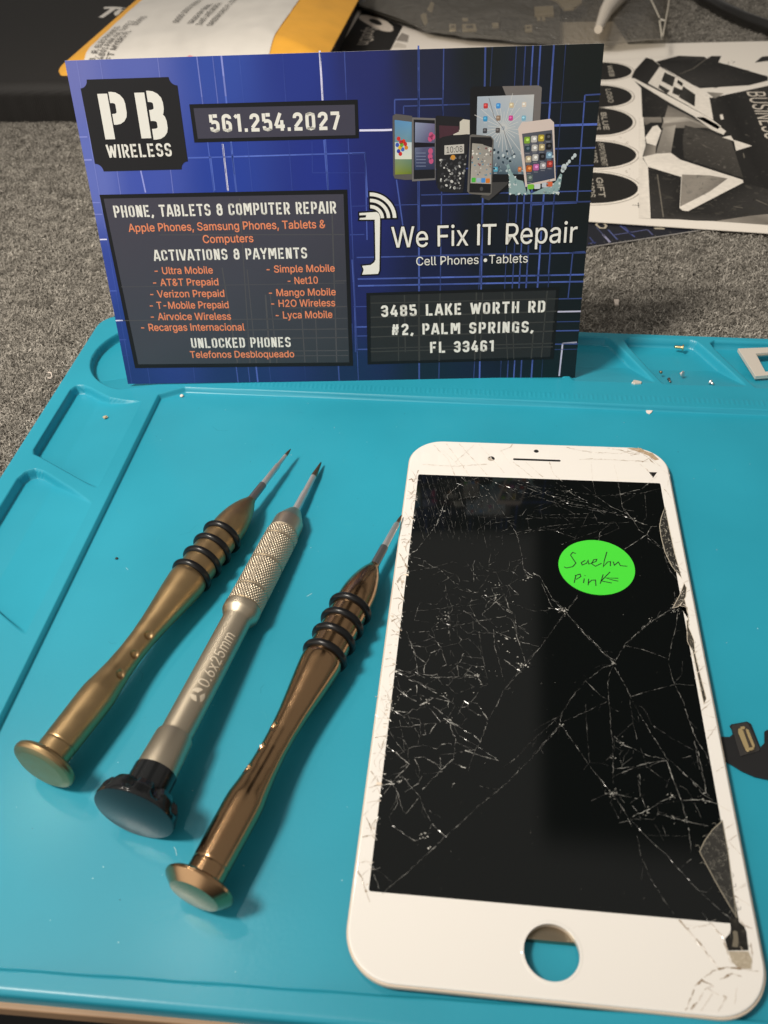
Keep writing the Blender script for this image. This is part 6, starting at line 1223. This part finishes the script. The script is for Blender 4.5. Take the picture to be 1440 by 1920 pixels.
for (e, t1, t2) in E5:
    cx_ = (e[1][0] + e[2][0])/2 - 1.0; cy_ = (e[1][1] + e[2][1])/2; rx_ = e[0][0] - cx_; ry_ = abs(e[1][1] - e[2][1])/2
    pr.ellipse(cx_, cy_, rx_ + 1.6, ry_ + 2.2, (.42, .38, .33), .03, 40); pr.ellipse(cx_, cy_, rx_ + 1.0, ry_ + 1.5, PW, .036, 40); pr.ellipse(cx_, cy_, rx_, ry_, BK, .046, 40)
    for tt, off in ((t1, 5.2), (t2, .9)):
        if not tt: continue
        hh = ry_*.62 if len(tt) < 8 else ry_*.85
        sans(pr, tt, cx_ + off - 2, cx_ + off - 2, cy_ + hh, cy_ - hh, -3.0 if False else 2.7, (.36, .33, .28), .06, .01)
p = [(119.28,389.69)][0]; p2 = [(110.55,297.24)][0]
sans(pr, 'BUSINESS CARDS', p[0] - .4, p2[0] + 3.0, p[1], p2[1] - 26, 9.5, (.62, .56, .48), .1, .0)
pr.ribbon([(44.81,248.02),(48.11,248.05)], .3, BK, .06); pr.ribbon([(47.58,250.72),(47.28,245.39)], .3, BK, .06)
for i in range(50):
    a = [(40.99,286.65),(50.66,261.73)]; pr.ellipse(rng.uniform(a[0][0], a[1][0]), rng.uniform(a[1][1], a[0][1] + 40), rng.uniform(.1, .9), rng.uniform(.1, .5), (.5, .45, .39), .034, 7, rng.uniform(0, 3))
pr.build('printed_artwork', M_paper_ink, flat(ZP), pf)
# another postcard under the flyer
pc = thing('postcard', 'blue-lined black postcard lying flat, half hidden under the flyer', 'postcard', (35, 225, ZC))
q = [(19.9,209.33),(70.1,226.28)]
d = Vector((q[1][0]-q[0][0], q[1][1]-q[0][1])).normalized(); nn = Vector((-d.y, d.x)); o_ = Vector(q[1]) + d*1.0
poly = [tuple(o_ - d*150), tuple(o_), tuple(o_ + nn*40), tuple(o_ - d*150 + nn*40)]
v, f_ = slab(poly, ZC + 1.3, ZC + 1.7, 0); cs2 = obj('card_sheet', v, f_, mat('card_edge', (.4, .38, .36), .5), pc)
pr = Print(); pr.poly([tuple(o_ - d*149.7 + nn*.3), tuple(o_ - d*.3 + nn*.3), tuple(o_ - d*.3 + nn*39.5), tuple(o_ - d*149.7 + nn*39.5)], ink(26, 28, 38), .02)
for pts_, w, c_ in (([(23.88,213.58),(27.2,214.82)], .5, (60, 70, 130)), ([(30.42,222.03),(32.88,214.92)], 1.0, (150, 150, 180)), ([(32.93,226.33),(36.05,217.33)], .7, (80, 90, 140)), ([(38.21,230.12),(43.31,219.83)], .7, (80, 90, 150)), ([(39.82,229.52),(42.18,222.21)], .5, (60, 70, 130)), ([(34.75,221.49),(42.64,224.28),(48.89,226.57)], .6, (90, 95, 140)), ([(49.16,226.57),(50.81,221.75)], .6, (90, 95, 140)), ([(24.78,219.53),(26.58,213.63)], .6, (60, 70, 120)), ([(28.12,228.74),(31.11,220.23)], .5, (70, 75, 110))):
    pr.ribbon(pts_, w, ink(*c_), .05)
pr.ribbon([(28.92,232.5),(31.21,233.16),(32.43,230.04),(31.66,227.79),(29.72,227.77),(28.26,230.98)], .9, ink(190, 180, 160), .06, closed=True); pr.poly([(51.82,228.33),(55.16,228.87),(56.58,227.9),(56.02,226.91),(52.23,227.1)], ink(180, 172, 155), .06)
pr.build('printed_lines', M_print, flat(ZC + 1.7), cs2)

# static bag with a circuit board in it
bag = thing('static_bag', 'grey see-through static bag holding a circuit board, behind the postcard', 'bag', (0, yF + 150, ZC))
def bagmat():
    m_ = bpy.data.materials.new('smoky_film'); m_.use_nodes = True; nt = m_.node_tree; nt.nodes.clear()
    tr_ = nt.nodes.new('ShaderNodeBsdfTransparent'); tr_.inputs[0].default_value = (.60, .57, .51, 1)
    gl_ = nt.nodes.new('ShaderNodeBsdfPrincipled'); gl_.inputs['Base Color'].default_value = (.34, .32, .29, 1); gl_.inputs['Roughness'].default_value = .14; gl_.inputs['Specular IOR Level'].default_value = .8
    tx = nt.nodes.new('ShaderNodeTexCoord'); nz = nt.nodes.new('ShaderNodeTexNoise'); nz.inputs['Scale'].default_value = .09/S; nz.inputs['Detail'].default_value = 3; nz.inputs['Distortion'].default_value = 2.5
    nt.links.new(tx.outputs['Object'], nz.inputs['Vector']); bp_ = nt.nodes.new('ShaderNodeBump'); bp_.inputs['Distance'].default_value = 3*S; nt.links.new(nz.outputs[0], bp_.inputs['Height']); nt.links.new(bp_.outputs[0], gl_.inputs['Normal'])
    mx = nt.nodes.new('ShaderNodeMixShader'); mx.inputs[0].default_value = .30
    o = nt.nodes.new('ShaderNodeOutputMaterial'); nt.links.new(tr_.outputs[0], mx.inputs[1]); nt.links.new(gl_.outputs[0], mx.inputs[2]); nt.links.new(mx.outputs[0], o.inputs[0])
    return m_
bq = [(-116.3,560.96),(-74.92,512.25),(-63.0,494.65),(-38.17,478.23),(-8.07,467.68),(22.56,459.57),(52.84,460.07),(82.61,466.98),(98.28,554.84)]
top_y = bq[8][1] + 160
line_ = bq[:8]
V = []; F = []; nv_ = 26
dense_line = []
for a, b_ in zip(line_, line_[1:]):
    for i in range(8): dense_line.append((a[0] + (b_[0]-a[0])*i/8, a[1] + (b_[1]-a[1])*i/8))
dense_line.append(line_[-1]); nl = len(dense_line)
for j in range(nv_ + 1):
    w = j/nv_
    for i, p in enumerate(dense_line):
        u = i/(nl-1); x = p[0] + w*(bq[8][0] - bq[7][0])*2.2; y = p[1] + w*(top_y - p[1])
        e = min(1, w/.12, (1-w)/.1, u/.06, (1-u)/.06); h = 7.0*max(0, e)**.6
        V.append((x, y, 1.0 + h + 1.4*noise.noise(Vector((u*9, w*6, 2))) + 2.8*abs(noise.noise(Vector((u*5 + w*3, w*4, 7)))) + 1.2*abs(noise.noise(Vector((u*14 - w*5, w*9, 5))))))
for j in range(nv_):
    for i in range(nl - 1): F.append((j*nl+i, j*nl+i+1, (j+1)*nl+i+1, (j+1)*nl+i))
obj('film', V, F, bagmat(), bag, smooth=True)
ex = [(83.59,539.3),(83.35,489.91),(81.15,452.54),(84.31,489.84),(87.01,539.02)]
pr = Print(); pr.ribbon([(81.16,526.95),(81.69,487.05),(78.21,441.78)], 1.0, (.5, .46, .38), .0); pr.ribbon([(92.65,526.02),(86.06,486.75),(78.08,440.67)], .8, (.45, .41, .34), .0); pr.ribbon([(20.97,442.35),(46.21,437.25),(77.84,441.43)], .7, (.3, .27, .22), .0); pr.poly([(80.99,485.0),(84.17,480.62),(84.25,476.51),(80.6,479.62)], (.6, .56, .48), .0)
pr.build('seal_crease', M_paper_ink, flat(9.4), bag)
brd = thing('circuit_board', 'dark circuit board with small gold parts inside the static bag', 'circuit board', (-10, yF + 150, -1))
v, f_ = slab([(-119.33,572.45),(-114.75,560.84),(-75.24,515.98),(-59.22,500.34),(-35.14,487.15),(21.36,470.42),(26.87,619.22),(-127.4,634.19)], -.6, 1.4, .1); bb = obj('board', v, f_, mat('board_mask', (.06, .057, .05), .4), brd)
M_part = mat('tan_component', (.80, .70, .52), .35, .2)
for nm, poly, hgt in (('shield_can', [(6.81,541.85),(19.35,542.8),(19.21,522.45),(6.87,522.41)], 1.6), ('component', [(8.12,521.42),(10.25,521.27),(10.33,513.24),(8.21,512.94)], 1.0), ('component', [(11.26,521.2),(13.39,521.05),(13.44,513.03),(11.32,512.73)], 1.0), ('component', [(-48.97,507.5),(-44.62,506.34),(-44.0,493.42),(-48.24,493.68)], 1.0), ('component', [(-40.53,505.21),(-31.75,505.51),(-30.71,491.77),(-39.7,491.48)], 1.2), ('component', [(0.11,500.87),(4.55,501.44),(4.61,488.78),(0.25,488.21)], 1.0), ('component', [(-69.59,529.62),(-68.03,535.11),(-65.91,533.08),(-63.43,511.09),(-64.84,505.9),(-67.8,518.08)], .9), ('component', [(-66.26,543.51),(-64.73,564.0),(-62.15,557.81),(-62.27,537.51)], .9), ('component', [(-41.25,522.14),(-37.36,520.97),(-37.16,515.56),(-40.75,516.25)], .7), ('component', [(-21.15,507.44),(-16.78,508.02),(-16.67,499.37),(-20.62,498.76)], 1.0), ('shield_can', [(24.37,546.23),(22.21,558.53),(17.17,566.39),(39.8,569.55),(38.99,549.89),(32.95,537.07),(26.52,535.68)], 1.6)):
    v, f_ = slab(poly, 1.3, 1.4 + hgt, .12); obj(nm, v, f_, M_part, bb)
v, f_ = slab([(-16.26,516.82),(-14.4,520.28),(-4.27,518.69),(-2.44,507.08),(-3.37,494.29),(-14.16,494.96),(-16.05,499.33)], 1.3, 2.8, .2); obj('black_chip', v, f_, M_black, bb)
for c_ in ([(-46.46,500.4)][0], [(2.14,494.79)][0]):
    v, f_ = slab(circle(c_[0], c_[1], 1.2, 16), 2.0, 2.55, 0); obj('screw_hole', v, f_, M_black, bb)
v, f_ = slab([(-37.88,501.57),(-33.51,501.73),(-32.92,495.28),(-37.37,495.13)], 2.4, 2.75, 0); obj('component_window', v, f_, mat('dark_brown_window', (.08, .07, .05), .4), bb)
v, f_ = tube([([(42.56,456.52)][0][0], [(42.56,456.52)][0][1], 11), ([(49.56,492.23)][0][0], [(49.56,492.23)][0][1], 11.5), ([(63.61,541.56)][0][0], [(63.61,541.56)][0][1], 12.5), ([(77.69,597.55)][0][0], [(77.69,597.55)][0][1], 13)], [2.4, 4.2, 7.5, 9.5], 20)
obj('plastic_nozzle', v, f_, mat('milky_plastic', (.62, .55, .46), .3, coat=.4), smooth=True, sharp=60, label='milky white tapered plastic nozzle resting on the static bag', cat='nozzle', loc=(60, yF + 110, 9))
# cable
cp = [(116.81,613.25),(123.37,569.53),(132.63,539.82),(142.1,516.93),(151.92,499.88),(161.75,485.79),(176.77,469.83)]
path = []
for i in range(len(cp) - 1):
    for k_ in range(6):
        q_ = k_/6; path.append((cp[i][0] + (cp[i+1][0]-cp[i][0])*q_, cp[i][1] + (cp[i+1][1]-cp[i][1])*q_, ZC + 4.6))
v, f_ = tube(path, 4.3, 18); obj('power_cable', v, f_, mat('black_cable_jacket', (.012, .011, .010), .3), smooth=True, sharp=60, label='thick black cable crossing the carpet at the back right', cat='cable', loc=(cp[3][0], cp[3][1], ZC))
# lint on the carpet
v, f_ = slab([(30.82,169.39),(32.59,169.44),(32.26,165.57),(30.9,165.53)], -5.2, -4.3, .1); obj('paper_scrap', v, f_, M_pale, label='tiny white scrap on the carpet behind the mat, right of the postcard', cat='scrap')
v, f_ = tube([(x, y, -4.4 + i*.1) for i, (x, y) in enumerate([(-170.24,113.16),(-168.94,112.89),(-167.78,110.97),(-167.41,109.05),(-168.5,109.32)])], .22, 6); obj('lint_thread', v, f_, M_pale, label='short curled white thread on the carpet left of the mat', cat='thread', smooth=True)
